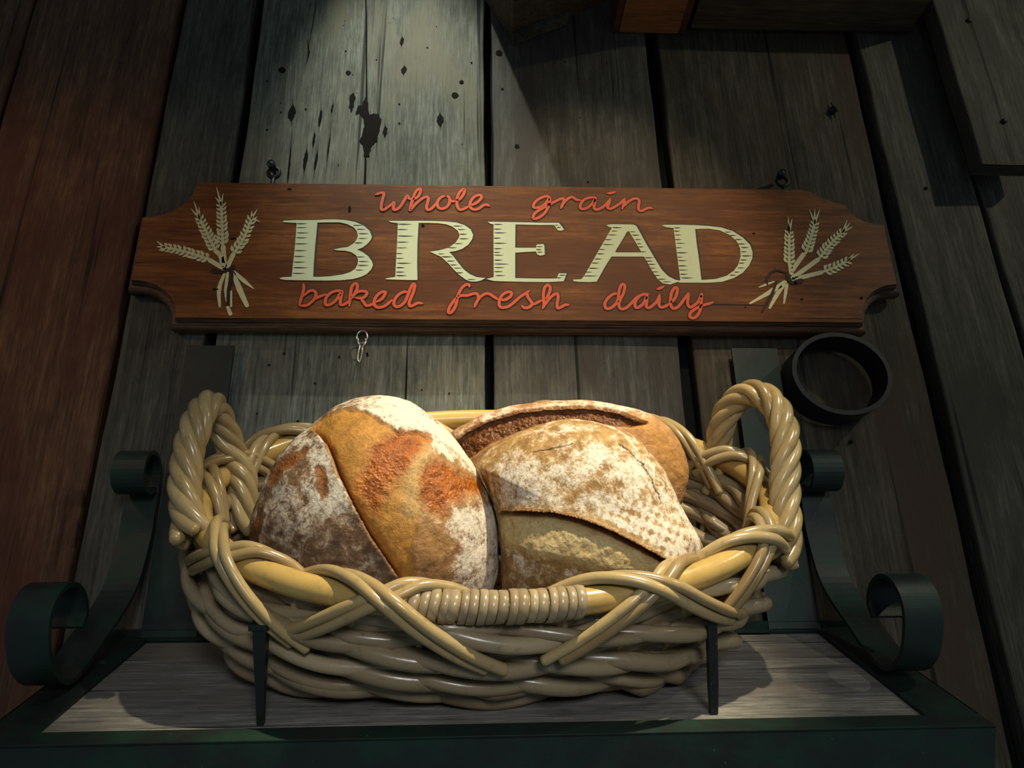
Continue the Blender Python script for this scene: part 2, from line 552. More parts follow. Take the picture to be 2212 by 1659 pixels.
# ---------------------------------------------------------------- the sign
SIGN = {"letters":{"B":[[[[-355.3,-50.8],[-350.5,-49.2],[-338.1,-48.5],[-338.2,-27.7],[-338.0,-2.2],[-338.4,21.2],[-339.0,40.9],[-339.5,43.6],[-351.6,44.1],[-360.0,44.8],[-358.6,47.5],[-340.8,48.6],[-311.7,49.1],[-296.0,50.3],[-282.6,50.8],[-266.7,49.8],[-251.9,46.6],[-239.1,40.5],[-229.6,31.4],[-225.7,21.5],[-226.5,16.3],[-231.7,8.4],[-238.0,2.4],[-246.2,-1.6],[-237.6,-6.0],[-229.5,-12.3],[-223.4,-21.2],[-221.4,-27.6],[-223.8,-35.2],[-230.0,-42.9],[-237.4,-47.3],[-249.2,-51.2],[-266.5,-53.3],[-288.3,-54.2],[-307.8,-54.1],[-331.7,-54.0],[-348.0,-53.6],[-354.0,-52.4]],[[-308.5,44.7],[-295.7,45.3],[-275.5,45.7],[-264.0,42.8],[-253.5,37.0],[-248.6,30.4],[-246.5,22.6],[-247.8,16.0],[-252.9,8.1],[-260.3,2.8],[-270.2,1.1],[-280.0,-1.4],[-281.1,-2.0],[-274.3,-3.2],[-263.2,-3.7],[-254.2,-6.2],[-247.2,-11.3],[-243.7,-18.9],[-244.1,-26.6],[-247.0,-34.2],[-254.3,-40.0],[-265.0,-43.9],[-282.2,-47.0],[-297.4,-48.1],[-307.2,-48.1],[-308.1,-23.5],[-308.5,2.1],[-308.4,28.2]]],[[-339.2,42.5,9.8],[-338.5,35.7,9.8],[-337.7,26.4,11.2],[-338.1,17.9,10.7],[-338.8,7.5,11.7],[-337.8,-4.1,11.2],[-338.3,-14.0,10.3],[-337.9,-23.7,10.7],[-337.4,-33.0,12.7],[-337.3,-42.5,11.2],[-254.9,40.9,9.8],[-248.8,34.1,8.3],[-245.6,26.5,9.3],[-245.1,18.0,8.3],[-250.8,10.3,7.8],[-246.0,-13.8,7.3],[-243.3,-21.5,9.8],[-244.0,-28.1,10.3],[-246.3,-36.1,7.3]]],"R":[[[[-202.2,-49.8],[-194.6,-48.1],[-188.0,-47.2],[-187.9,-22.0],[-187.6,10.3],[-187.9,45.3],[-198.7,46.9],[-202.2,49.5],[-182.9,49.7],[-148.8,50.2],[-131.7,50.2],[-114.5,49.6],[-99.7,48.1],[-87.0,43.6],[-77.8,36.3],[-73.8,26.4],[-75.5,18.5],[-81.1,9.2],[-90.1,1.9],[-100.2,-2.2],[-109.7,-3.6],[-103.5,-10.7],[-96.6,-20.9],[-87.5,-33.6],[-78.6,-41.1],[-68.5,-46.1],[-55.2,-47.4],[-61.9,-51.7],[-68.5,-53.4],[-77.4,-53.5],[-84.1,-50.7],[-95.5,-41.3],[-102.3,-33.8],[-110.2,-23.6],[-121.6,-12.2],[-138.6,-3.6],[-124.9,-1.2],[-110.4,3.5],[-100.4,12.2],[-95.4,20.8],[-94.3,26.1],[-97.2,33.4],[-105.3,40.6],[-114.5,44.5],[-125.9,46.3],[-141.9,46.7],[-156.7,46.5],[-157.3,10.7],[-156.8,-21.6],[-155.4,-51.8],[-168.0,-52.0],[-190.0,-51.5],[-201.0,-51.1]]],[[-187.8,44.0,12.7],[-188.0,34.7,9.8],[-187.5,23.2,15.1],[-187.7,12.6,10.7],[-187.8,2.5,9.8],[-187.7,-7.2,5.9],[-188.0,-15.4,7.3],[-186.2,-23.7,12.7],[-187.0,-31.2,7.8],[-187.5,-38.6,8.3],[-187.0,-44.6,9.8],[-103.8,42.0,8.3],[-97.5,36.0,7.8],[-94.0,27.8,6.8],[-94.4,19.8,8.8],[-101.1,11.2,7.3],[-110.6,3.8,7.8],[-125.6,-7.1,5.9],[-121.0,-11.9,10.3],[-112.5,-19.0,7.3],[-107.4,-25.6,6.3],[-102.3,-31.0,7.8],[-97.7,-38.8,5.9],[-81.5,-50.0,7.3]]],"E":[[[[-51.8,50.2],[-42.6,50.3],[-8.0,50.2],[26.7,49.7],[57.4,50.1],[61.2,44.5],[65.1,38.5],[60.9,35.8],[55.7,36.4],[53.0,40.4],[49.7,46.0],[26.6,45.6],[-9.4,46.1],[-10.5,4.9],[6.0,5.1],[21.4,5.3],[21.5,9.3],[23.3,11.3],[32.5,11.8],[33.8,9.5],[33.9,-6.3],[27.3,-8.3],[22.8,-6.4],[20.7,-1.2],[5.9,-2.1],[-10.6,-3.6],[-11.4,-47.0],[12.7,-47.4],[35.1,-47.4],[50.3,-47.0],[54.0,-38.3],[65.9,-38.2],[60.8,-51.6],[34.9,-53.2],[1.4,-53.1],[-32.1,-52.6],[-43.2,-52.1],[-54.3,-49.1],[-43.2,-45.8],[-43.1,-0.8],[-42.8,45.6],[-48.3,46.9]]],[[-42.0,46.0,8.3],[-42.6,37.5,7.8],[-42.1,30.9,11.7],[-42.7,21.6,6.8],[-42.8,12.7,12.2],[-42.3,3.2,7.8],[-42.3,-3.4,5.9],[-42.4,-8.2,8.8],[-42.4,-16.6,7.8],[-42.5,-23.2,13.7],[-42.5,-29.2,9.8],[-42.6,-36.2,8.3],[-40.4,-42.8,8.8],[51.4,45.7,2.9],[54.2,42.0,3.9],[22.0,7.6,6.3],[21.3,2.4,5.4],[22.9,-2.1,5.4],[54.5,-41.2,7.3],[50.9,-45.7,4.4]]],"A":[[[[74.5,-48.7],[87.4,-47.6],[91.7,-42.0],[104.4,-19.5],[122.7,13.6],[139.1,42.7],[132.9,44.5],[131.0,47.4],[138.8,48.8],[172.3,48.8],[177.1,46.5],[181.2,36.8],[189.3,16.2],[200.9,-10.5],[210.1,-30.6],[218.7,-41.3],[229.1,-47.3],[234.7,-48.1],[231.4,-51.1],[220.1,-55.3],[209.4,-53.3],[201.9,-46.1],[194.9,-32.3],[188.1,-15.4],[184.6,-7.9],[135.1,-8.5],[124.5,-25.4],[116.8,-39.4],[110.1,-51.6],[98.6,-52.5],[82.4,-52.2],[75.7,-51.3]],[[164.7,36.9],[172.9,19.1],[181.7,-0.6],[141.3,-1.1],[142.7,2.9],[155.2,23.6],[161.5,34.9]]],[[139.8,43.0,9.3],[138.0,36.8,6.4],[132.3,29.7,8.7],[126.0,21.3,7.6],[122.4,12.5,11.1],[116.6,3.8,6.4],[113.5,-3.8,7.0],[108.9,-12.8,7.0],[104.4,-19.8,7.0],[99.1,-28.8,9.9],[94.0,-35.5,6.4],[89.7,-42.0,14.0],[166.5,35.8,5.8],[169.5,29.9,7.0],[173.1,22.0,6.4],[176.0,14.9,4.1],[177.7,9.3,5.2],[181.1,0.7,4.7],[185.8,-9.6,8.2],[187.4,-15.4,6.4],[190.4,-20.9,7.0],[192.6,-27.4,5.8],[195.5,-33.9,5.8],[198.3,-40.0,5.2],[202.6,-46.4,7.6],[209.7,-50.6,8.2]]],"D":[[[[216.4,47.9],[221.5,49.1],[248.2,49.5],[269.4,49.2],[290.4,47.9],[309.9,45.6],[327.5,39.1],[341.7,27.9],[351.3,15.2],[353.5,2.5],[351.6,-8.6],[345.0,-21.2],[333.6,-33.8],[318.6,-43.2],[299.9,-49.9],[279.2,-51.6],[251.8,-51.9],[236.1,-51.8],[231.7,-50.9],[236.6,-47.2],[236.0,-25.6],[235.5,5.7],[235.0,43.3],[223.9,44.8]],[[268.6,42.2],[289.9,43.0],[306.5,40.4],[321.1,32.5],[331.0,21.4],[334.9,8.6],[333.8,-5.7],[328.5,-19.8],[320.2,-30.8],[308.1,-39.5],[290.9,-45.1],[268.7,-47.2],[268.7,-9.6],[268.1,17.3]]],[[235.8,44.1,6.4],[235.2,38.1,5.8],[235.9,31.2,6.4],[235.1,22.9,6.4],[236.3,16.5,8.7],[235.1,8.5,6.4],[235.0,-0.2,11.1],[235.6,-8.2,5.2],[235.7,-14.0,9.3],[235.5,-23.0,8.7],[235.5,-30.3,8.7],[236.8,-37.5,7.6],[237.6,-43.8,11.7],[314.6,37.6,6.4],[321.7,31.7,6.4],[329.2,24.5,7.0],[331.7,16.6,8.2],[336.6,10.2,7.6],[335.6,2.8,5.8],[335.4,-4.4,9.9],[333.0,-11.6,6.4],[330.2,-17.2,5.2],[326.4,-25.5,7.0],[320.6,-32.9,5.2],[313.0,-38.2,5.8]]]},"words":{"whole":[[[-223.8,96.1],[-218.6,98.9],[-212.4,100.1],[-211.3,96.3],[-213.1,86.7],[-214.4,77.1],[-213.6,69.7],[-209.2,69.7],[-203.2,75.1],[-198.1,79.5],[-195.1,82.7],[-195.7,76.3],[-195.0,70.0],[-190.5,70.1],[-184.6,76.5],[-179.6,87.3],[-175.4,95.4],[-172.6,90.6],[-167.1,88.5]],[[-167.1,88.5],[-160.9,91.9],[-156.7,98.4],[-155.1,106.0],[-157.4,108.6],[-162.2,103.7],[-165.5,95.0],[-167.5,85.3],[-169.4,76.8],[-170.0,69.4],[-168.3,71.5],[-163.2,79.0],[-155.4,87.7],[-148.4,93.2],[-143.5,92.7],[-143.3,85.8],[-145.3,77.2],[-144.2,70.9],[-139.8,70.9],[-133.7,77.4],[-128.5,86.0]],[[-116.1,96.4],[-123.2,93.6],[-128.5,86.0],[-128.8,78.6],[-125.5,73.3],[-119.2,72.9],[-113.1,77.8],[-110.0,86.4],[-111.5,93.8],[-116.1,96.4]],[[-111.5,90.6],[-106.9,86.4],[-101.5,87.0]],[[-101.5,87.0],[-94.3,90.9],[-89.0,99.6],[-87.2,107.3],[-89.5,108.8],[-94.5,103.9],[-98.0,95.2],[-99.2,85.5],[-97.8,75.9],[-94.1,71.2],[-87.9,72.9],[-79.8,78.3]],[[-79.8,78.3],[-70.8,82.8],[-63.6,89.3],[-60.9,95.8],[-64.5,98.5],[-71.8,95.6],[-77.2,88.0],[-78.9,80.5],[-77.1,74.1],[-70.8,71.6],[-64.5,74.3],[-58.2,79.8],[-52.8,80.9],[-48.7,78.3]]],"grain":[[[44.5,96.0],[39.7,98.3],[28.7,93.4],[20.7,85.2],[19.1,78.3],[23.4,76.6],[32.2,79.6],[40.3,87.8],[44.5,96.0],[44.7,87.9],[42.0,78.7],[36.8,68.3],[28.8,60.2],[20.9,56.7],[18.1,58.9],[20.2,65.7],[28.1,72.7],[39.1,79.8],[50.0,86.9],[60.1,92.8],[67.0,95.9]],[[67.0,95.9],[66.8,89.5],[63.5,81.3],[61.4,76.1]],[[61.9,78.4],[69.8,90.7],[76.9,96.6],[81.8,96.7],[86.6,92.7],[93.4,91.7]],[[117.3,96.8],[109.4,97.2],[99.4,93.5],[93.1,85.3],[91.8,78.4],[95.5,75.6],[103.5,78.6],[111.8,86.8],[116.8,96.2],[114.7,85.7],[113.3,77.6],[117.0,74.8],[124.1,77.8],[132.4,84.8],[140.0,96.0]],[[140.0,96.0],[136.9,86.1],[134.5,79.1],[138.7,76.9],[145.9,80.5],[155.2,87.6],[162.7,96.4]],[[162.7,96.4],[161.1,87.7],[156.9,76.0]],[[158.1,79.5],[166.2,88.9],[175.6,95.5],[182.5,96.2],[185.2,91.6],[183.5,83.4],[183.0,76.5],[186.7,73.7],[192.9,76.7],[199.0,79.6],[205.4,78.6]],[[135.6,105.3],[141.6,106.0],[148.7,108.2]]],"baked":[[[-319.9,-59.5],[-319.1,-68.8],[-320.2,-78.0],[-321.7,-86.2],[-323.2,-94.3]],[[-318.2,-80.0],[-310.8,-71.8],[-304.6,-71.2],[-301.0,-75.8],[-301.8,-82.9],[-306.6,-90.1],[-313.3,-95.2],[-323.1,-95.3]],[[-303.4,-86.0],[-295.7,-80.8],[-286.1,-76.7]],[[-263.0,-71.8],[-269.4,-70.9],[-278.3,-73.5],[-284.9,-80.7],[-286.6,-88.9],[-284.8,-94.0],[-278.7,-92.9],[-271.1,-85.7],[-265.6,-74.4],[-263.9,-71.8],[-264.6,-81.6],[-265.0,-89.7],[-263.4,-93.8],[-258.1,-92.2],[-252.2,-86.5]],[[-252.2,-86.5],[-246.4,-77.3],[-242.5,-68.0],[-242.5,-60.8],[-245.8,-58.7],[-250.0,-63.9],[-251.2,-73.2],[-251.5,-83.5],[-252.0,-95.7]],[[-249.0,-80.4],[-242.2,-73.1],[-235.1,-71.0],[-228.6,-72.5],[-228.4,-77.1],[-233.5,-82.3],[-244.4,-81.9]],[[-236.2,-82.8],[-231.3,-89.4],[-227.4,-94.5],[-221.2,-93.4],[-215.1,-89.3]],[[-215.1,-89.3],[-206.3,-84.1],[-202.1,-76.9],[-201.4,-72.2],[-206.0,-72.3],[-212.1,-77.0],[-216.2,-85.2],[-215.8,-93.3],[-211.1,-97.4],[-203.9,-96.3],[-197.8,-92.2],[-190.9,-85.0]],[[-168.7,-71.9],[-175.1,-72.0],[-182.2,-76.7],[-187.3,-84.9],[-187.9,-92.1],[-184.1,-96.1],[-177.9,-94.0],[-171.8,-86.8],[-167.7,-74.5],[-164.4,-64.1],[-160.9,-58.3],[-159.0,-62.0],[-160.5,-71.3],[-163.8,-81.6],[-166.3,-89.8],[-164.3,-94.9],[-158.9,-92.8],[-153.6,-89.7],[-146.3,-90.7]]],"fresh":[[[-79.6,-62.7],[-79.2,-59.5],[-82.9,-58.5],[-89.3,-63.3],[-93.8,-71.7],[-96.5,-80.0],[-97.7,-89.2],[-100.8,-98.4],[-105.2,-104.5],[-108.9,-104.6],[-108.5,-98.5],[-104.5,-90.3],[-98.3,-82.0],[-91.9,-77.3],[-81.8,-76.7],[-72.7,-73.5],[-67.2,-74.5],[-65.8,-81.7],[-69.0,-88.9],[-71.7,-96.1]],[[-69.9,-91.0],[-63.5,-79.6],[-56.1,-73.9],[-49.7,-73.8],[-43.3,-78.4],[-36.0,-83.5]],[[-36.0,-83.5],[-25.8,-82.9],[-18.4,-77.1],[-17.4,-71.4],[-22.9,-70.4],[-30.4,-75.2],[-34.1,-82.4],[-35.6,-90.7],[-32.4,-95.8],[-23.2,-94.7],[-14.9,-88.4],[-5.5,-79.1],[2.9,-72.8],[9.5,-68.0]],[[6.7,-70.7],[6.5,-77.9],[10.9,-85.1],[12.7,-90.3],[7.9,-95.4],[1.5,-96.0],[-3.0,-92.4]],[[13.5,-91.3],[19.2,-88.1],[28.5,-82.9]],[[33.2,-80.8],[38.1,-72.4],[40.3,-63.0],[36.8,-57.8],[31.9,-63.1],[29.8,-73.5],[29.9,-82.9],[30.1,-91.1],[28.1,-97.3]],[[29.1,-95.2],[35.9,-83.9],[43.6,-75.5],[50.2,-72.3],[51.4,-78.5],[49.6,-88.9],[50.2,-96.1],[55.9,-94.0],[61.5,-90.8],[67.1,-90.8]]],"daily":[[[140.8,-71.6],[134.0,-72.2],[126.0,-78.3],[120.4,-86.8],[120.8,-95.2],[126.6,-96.0],[134.5,-90.4],[140.1,-81.0],[142.2,-68.8],[145.9,-58.3],[149.5,-55.4],[151.8,-59.2],[149.3,-69.6],[144.5,-79.1],[140.9,-87.5],[141.7,-95.0],[146.6,-96.8],[153.6,-93.0],[162.6,-83.6],[171.0,-74.1]],[[186.3,-72.1],[178.7,-72.2],[171.7,-76.0],[166.0,-83.6],[164.6,-91.0],[166.8,-94.7],[173.9,-91.0],[179.4,-84.4],[183.7,-74.0],[183.0,-82.5],[181.3,-91.8],[184.5,-94.6],[190.7,-90.8],[198.1,-83.3],[202.9,-71.9]],[[202.9,-71.9],[201.6,-81.4],[200.5,-89.8],[203.1,-93.5],[210.0,-91.6],[217.2,-86.8]],[[199.8,-63.5],[204.2,-62.0],[210.5,-58.4]],[[217.2,-86.8],[224.7,-79.3],[229.5,-68.8],[230.2,-61.2],[226.4,-61.3],[221.4,-68.9],[218.8,-78.4],[217.9,-87.8],[220.6,-95.2],[227.6,-93.3],[236.1,-83.9],[246.0,-69.6]],[[246.9,-69.6],[245.2,-78.1],[243.4,-86.6],[246.2,-93.1],[252.4,-90.3],[259.9,-83.6],[266.3,-71.3],[265.1,-78.9],[263.5,-89.2],[260.8,-98.6],[254.7,-107.9],[248.5,-110.7],[244.6,-108.0],[247.0,-101.5],[254.3,-95.8],[264.2,-90.2],[273.9,-87.3],[282.7,-84.4]]]},"wheat":[{"ears":[[[[-438.6,-34.8],[-458.5,-22.5]],[[-458.7,-21.2],[-493.9,-9.0],[-527.6,-1.1]],[[-540.0,9.6],[-539.0,-0.7],[-534.2,-7.0]]],[[[-439.2,-29.8],[-444.3,-14.7],[-451.8,-7.1]],[[-451.8,-7.1],[-466.0,18.4],[-483.4,49.6]],[[-495.8,80.2],[-498.4,66.7],[-486.6,69.6]]],[[[-435.6,-37.3],[-442.4,0.7]],[[-443.1,2.0],[-448.6,37.0],[-454.3,74.2]],[[-465.7,106.7],[-454.0,94.5],[-464.9,87.5]]],[[[-433.0,-36.0],[-426.2,-11.9]],[[-426.2,-11.9],[-414.2,16.6],[-406.4,50.9]],[[-407.8,64.2],[-399.7,67.1],[-393.4,44.5]]]],"stalks":[[[[-435.2,-44.8],[-439.6,-69.6],[-435.1,-97.5]],[4.4,6.4,3.4]],[[[-430.6,-42.9],[-430.0,-69.5],[-426.6,-89.0]],[3.9,4.9,2.5]],[[[-423.8,-98.6],[-418.8,-109.3]],[4.9,5.9]],[[[-423.1,-42.2],[-410.8,-69.3],[-397.1,-95.9]],[4.9,8.4,5.9]],[[[-421.7,-40.9],[-405.9,-55.7],[-390.6,-68.5]],[3.9,6.4,1.0]],[[[-422.1,-73.1],[-419.2,-97.3]],[3.0,3.0]]],"dark":[[[[-450.9,-40.0],[-437.7,-41.7],[-423.6,-33.4]],[7.9,4.9,5.9]],[[[-426.1,-39.7],[-423.3,-49.7],[-425.8,-69.4],[-423.7,-95.0]],[3.9,3.9,4.9,3.9]]]},{"ears":[[[[408.6,-34.0],[408.9,-20.9]],[[407.3,-19.7],[411.8,9.6],[416.4,39.3]],[[419.0,68.3],[425.0,64.2],[417.7,55.8]]],[[[410.6,-28.8],[432.6,-0.8]],[[436.6,1.9],[449.3,28.9],[459.9,56.5]],[[454.9,81.4],[463.7,83.0],[472.0,81.7]]],[[[409.7,-41.8],[453.5,-9.9]],[[456.4,-7.2],[478.6,18.5],[501.7,40.6]],[[512.9,62.9],[516.8,57.4],[520.3,50.5]]],[[[410.5,-44.4],[454.5,-32.2]],[[458.2,-30.8],[481.0,-21.4],[500.7,-10.6]],[[512.4,1.5],[520.8,1.7]]]],"stalks":[[[[395.8,-49.7],[372.7,-65.3],[337.7,-85.8]],[6.9,7.4,2.5]],[[[392.7,-54.9],[381.1,-70.3],[366.4,-93.1]],[5.9,6.4,3.4]],[[[398.6,-53.5],[394.0,-68.9],[389.2,-85.4]],[4.9,4.9,2.0]],[[[379.7,-48.6],[366.2,-53.9],[355.2,-58.4]],[2.0,3.4,1.5]]],"dark":[[[[401.0,-38.0],[405.2,-48.3],[411.8,-50.8]],[4.9,5.9,4.9]],[[[412.0,-49.5],[421.7,-46.8]],[6.9,7.9]],[[[368.5,-53.8],[370.4,-40.9],[384.9,-29.1],[401.6,-34.1]],[2.0,3.4,3.9,3.0]],[[[383.2,-48.5],[373.3,-69.1],[354.1,-99.4]],[3.4,3.9,2.5]]]}]}
FACE = 0.965                                            # front face of the sign
SO = (0.07, 0.59)                                       # sign centre (x, z) for the lettering coordinates in mm


def sp(p, lift=0.0):
    return (SO[0] + p[0] / 1000.0, FACE - lift, SO[1] + p[1] / 1000.0)


sign = thing('bread_sign', 'long wooden plaque sign with notched corners reading BREAD, hung on the boards above the basket', 'sign', (0.07, 0.99, 0.59))


def sign_outline():
    xl, xr, xl2, xr2 = -0.4245, 0.574, -0.4945, 0.639
    zb, zt, zb2, zt2 = 0.4755, 0.7035, 0.535, 0.640
    P = []
    def arc(cx, cz, rx, rz, a0, a1, n=14):
        for i in range(n + 1):
            a = math.radians(a0 + (a1 - a0) * i / n)
            P.append((cx + rx * math.cos(a), cz + rz * math.sin(a)))
    P += [(xl + (xr - xl) * i / 40, zb) for i in range(1, 40)]
    arc(xr2, zb, xr2 - xr, zb2 - zb + 0.005, 180, 90)                     # lower right notch
    P += [(xr2, zb2 + 0.005 + (zt2 - zb2 - 0.005) * i / 6) for i in range(1, 6)]
    P += [(0.640, 0.643), (0.6115, 0.649), (0.600, 0.656), (0.591, 0.666), (0.585, 0.6805)]   # upper right: notch, then a broken corner
    P += [(0.570, 0.683), (0.556, 0.691), (0.548, 0.693), (0.535, 0.703), (0.517, 0.7075)]
    P += [(0.517 + (xl - 0.517) * i / 40, 0.7075 - 0.004 * i / 40) for i in range(1, 40)]
    arc(xl2 - 0.0, zt, xl - xl2, zt - zt2, 0, -90)                        # upper left notch
    P += [(xl2, zt2 + (zb2 - zt2) * i / 6) for i in range(1, 6)]
    arc(xl2, zb, xl - xl2, zb2 - zb, 90, 0)                               # lower left notch
    return P


SOUT = sign_outline()


def offset_poly(P, d):
    n = len(P)
    out = []
    for i in range(n):
        a, b, c = Vector(P[i - 1]), Vector(P[i]), Vector(P[(i + 1) % n])
        t1, t2 = (b - a), (c - b)
        if t1.length < 1e-9: t1 = t2
        if t2.length < 1e-9: t2 = t1
        t1.normalize(); t2.normalize()
        n1, n2 = Vector((t1.y, -t1.x)), Vector((t2.y, -t2.x))
        m = (n1 + n2)
        if m.length < 1e-6: m = n1
        m.normalize()
        k = d / max(0.45, m.dot(n1))
        out.append((b.x + m.x * k, b.y + m.y * k))
    return out


def dedupe(P):
    out = []
    for p in P:
        if not out or (p[0] - out[-1][0]) ** 2 + (p[1] - out[-1][1]) ** 2 > 1e-9:
            out.append(p)
    if (out[0][0] - out[-1][0]) ** 2 + (out[0][1] - out[-1][1]) ** 2 < 1e-9:
        out.pop()
    return out


SOUT = dedupe(SOUT)
prof = [(0.0, FACE), (0.0008, FACE + 0.0012), (0.0024, FACE + 0.0065), (0.0036, FACE + 0.0085), (0.0030, FACE + 0.0105), (0.0032, FACE + 0.0125),
        (0.0070, FACE + 0.0125), (0.0098, FACE + 0.0145), (0.0115, FACE + 0.0180), (0.0118, FACE + 0.022), (0.0110, FACE + 0.031)]
rings = [[(x, y, z) for x, z in (SOUT if o == 0 else offset_poly(SOUT, o))] for o, y in prof]
n = len(SOUT)
mb = MB()
mb.add(rings[1], [tuple(range(n))])
V = [p for r in rings[1:] for p in r]
F = []
for r in range(len(rings) - 2):
    for i in range(n):
        F.append((r * n + i, r * n + (i + 1) % n, (r + 1) * n + (i + 1) % n, (r + 1) * n + i))
F.append(tuple(range((len(rings) - 2) * n, (len(rings) - 1) * n))[::-1])
mb.add(V, F, 1)
for (x, z, a, b) in [(-150, 42, 3, 2), (330, -92, 1.5, 1), (510, -75, 2.2, 2.2), (418, -78, 2.4, 1.6), (-430, 15, 5, 1.4), (-445, -70, 5, 1.6), (-275, -70, 3, 1), (-262, 70, 2, 7), (-355, 105, 3.5, 1.4),
                     (360, 36, 2.2, 1.6), (-210, 70, 1.0, 7), (120, -82, 1.2, 1.2)]:          # worm holes and dents
    k = 10
    inlay(mb, [(SO[0] + (x + a * math.cos(i * 2 * PI / k) * random.uniform(.7, 1.2)) / 1000, SO[1] + (z + b * math.sin(i * 2 * PI / k) * random.uniform(.7, 1.2)) / 1000) for i in range(k)], FACE + 0.0011, mi=2)
board_o = mb.build('board', [M['sign_wood'], M['sign_edge'], M['dark_gap']], sign)
me = board_o.data
bm = bmesh.new(); bm.from_mesh(me); bmesh.ops.recalc_face_normals(bm, faces=bm.faces); bm.to_mesh(me); bm.free()


def fill(mb, polys, lift, th, mi, shift=(0, 0)):
    """filled outline with holes (mm on the sign face) as a thin slab of paint"""
    cu = bpy.data.curves.new('outline', 'CURVE')
    cu.dimensions = '2D'
    cu.fill_mode = 'BOTH'
    cu.extrude = th / 2
    for p in polys:
        s = cu.splines.new('POLY')
        s.points.add(len(p) - 1)
        for q, (x, z) in zip(s.points, p):
            q.co = ((x + shift[0]) / 1000.0, (z + shift[1]) / 1000.0, 0, 1)
        s.use_cyclic_u = True
    tmp = bpy.data.objects.new('outline', cu)
    C.objects.link(tmp)
    dg = bpy.context.evaluated_depsgraph_get()
    me = bpy.data.meshes.new_from_object(tmp.evaluated_get(dg))
    bpy.data.objects.remove(tmp)
    bpy.data.curves.remove(cu)
    co = np.empty(len(me.vertices) * 3, np.float32)
    me.vertices.foreach_get('co', co)
    co = co.reshape(-1, 3)
    new = np.stack([SO[0] + co[:, 0], FACE + 0.0012 - lift - co[:, 2], SO[1] + co[:, 1]], 1)
    mb.add(new, [tuple(p.vertices) for p in me.polygons], mi)
    bpy.data.meshes.remove(me)


def stroke(mb, pts, width, lift, per=6, taper=True, mi=0):
    """brush stroke on the sign face, pts in mm, width in mm (number or list)"""
    P = catmull(pts, per) if len(pts) > 2 else np.array([np.array(pts[0]) + (np.array(pts[1]) - np.array(pts[0])) * t for t in np.linspace(0, 1, 6)])
    nP = len(P)
    if np.isscalar(width):
        W = np.full(nP, float(width))
        if taper:
            t = np.linspace(0, 1, nP)
            W *= np.clip(np.minimum(t, 1 - t) * nP / per * 0.8 + 0.45, 0, 1)
    else:
        W = np.interp(np.linspace(0, 1, nP), np.linspace(0, 1, len(width)), width)
    T = np.gradient(P, axis=0)
    T /= np.linalg.norm(T, axis=1)[:, None] + 1e-9
    Nn = np.stack([-T[:, 1], T[:, 0]], 1)
    L, R = P + Nn * W[:, None] / 2, P - Nn * W[:, None] / 2
    y = FACE + 0.0012 - lift
    V = [(SO[0] + p[0] / 1000, y, SO[1] + p[1] / 1000) for p in L] + [(SO[0] + p[0] / 1000, y, SO[1] + p[1] / 1000) for p in R]
    F = [(i, i + 1, nP + i + 1, nP + i) for i in range(nP - 1)]
    mb.add(V, F, mi)
    for c, w in ((P[0], W[0]), (P[-1], W[-1])):         # round brush ends
        k = 10
        V = [(SO[0] + (c[0] + w / 2 * math.cos(a * 2 * PI / k)) / 1000, y - 0.00001, SO[1] + (c[1] + w / 2 * math.sin(a * 2 * PI / k)) / 1000) for a in range(k)]
        mb.add(V, [tuple(range(k))], mi)
    if np.isscalar(width) and len(pts) > 2:             # keep sharp turns full
        for q in range(1, len(pts) - 1):
            c, w = P[q * per], W[q * per]
            k = 12
            mb.add([(SO[0] + (c[0] + w / 2 * math.cos(a * 2 * PI / k)) / 1000, y - 0.00002, SO[1] + (c[1] + w / 2 * math.sin(a * 2 * PI / k)) / 1000) for a in range(k)], [tuple(range(k))], mi)


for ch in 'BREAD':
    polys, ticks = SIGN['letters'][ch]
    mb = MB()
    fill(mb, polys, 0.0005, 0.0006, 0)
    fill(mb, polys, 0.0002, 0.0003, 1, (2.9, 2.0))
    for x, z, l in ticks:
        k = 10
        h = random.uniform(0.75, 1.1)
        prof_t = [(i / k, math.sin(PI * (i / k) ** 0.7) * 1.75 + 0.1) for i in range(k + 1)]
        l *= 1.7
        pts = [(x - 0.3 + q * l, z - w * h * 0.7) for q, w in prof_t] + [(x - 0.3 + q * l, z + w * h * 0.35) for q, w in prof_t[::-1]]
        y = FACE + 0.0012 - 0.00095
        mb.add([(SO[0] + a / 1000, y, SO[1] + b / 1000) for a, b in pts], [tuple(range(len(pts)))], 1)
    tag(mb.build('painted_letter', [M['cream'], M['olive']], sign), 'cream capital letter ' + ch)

for w, strokes in SIGN['words'].items():
    mb = MB()
    for s in strokes:
        stroke(mb, s, 7.5, 0.00055, mi=1)
    for s in strokes:
        stroke(mb, s, 4.5, 0.00095 + random.uniform(0, 0.0001))
    tag(mb.build('painted_word', [M['red'], M['ink']], sign), 'orange red script word ' + w)

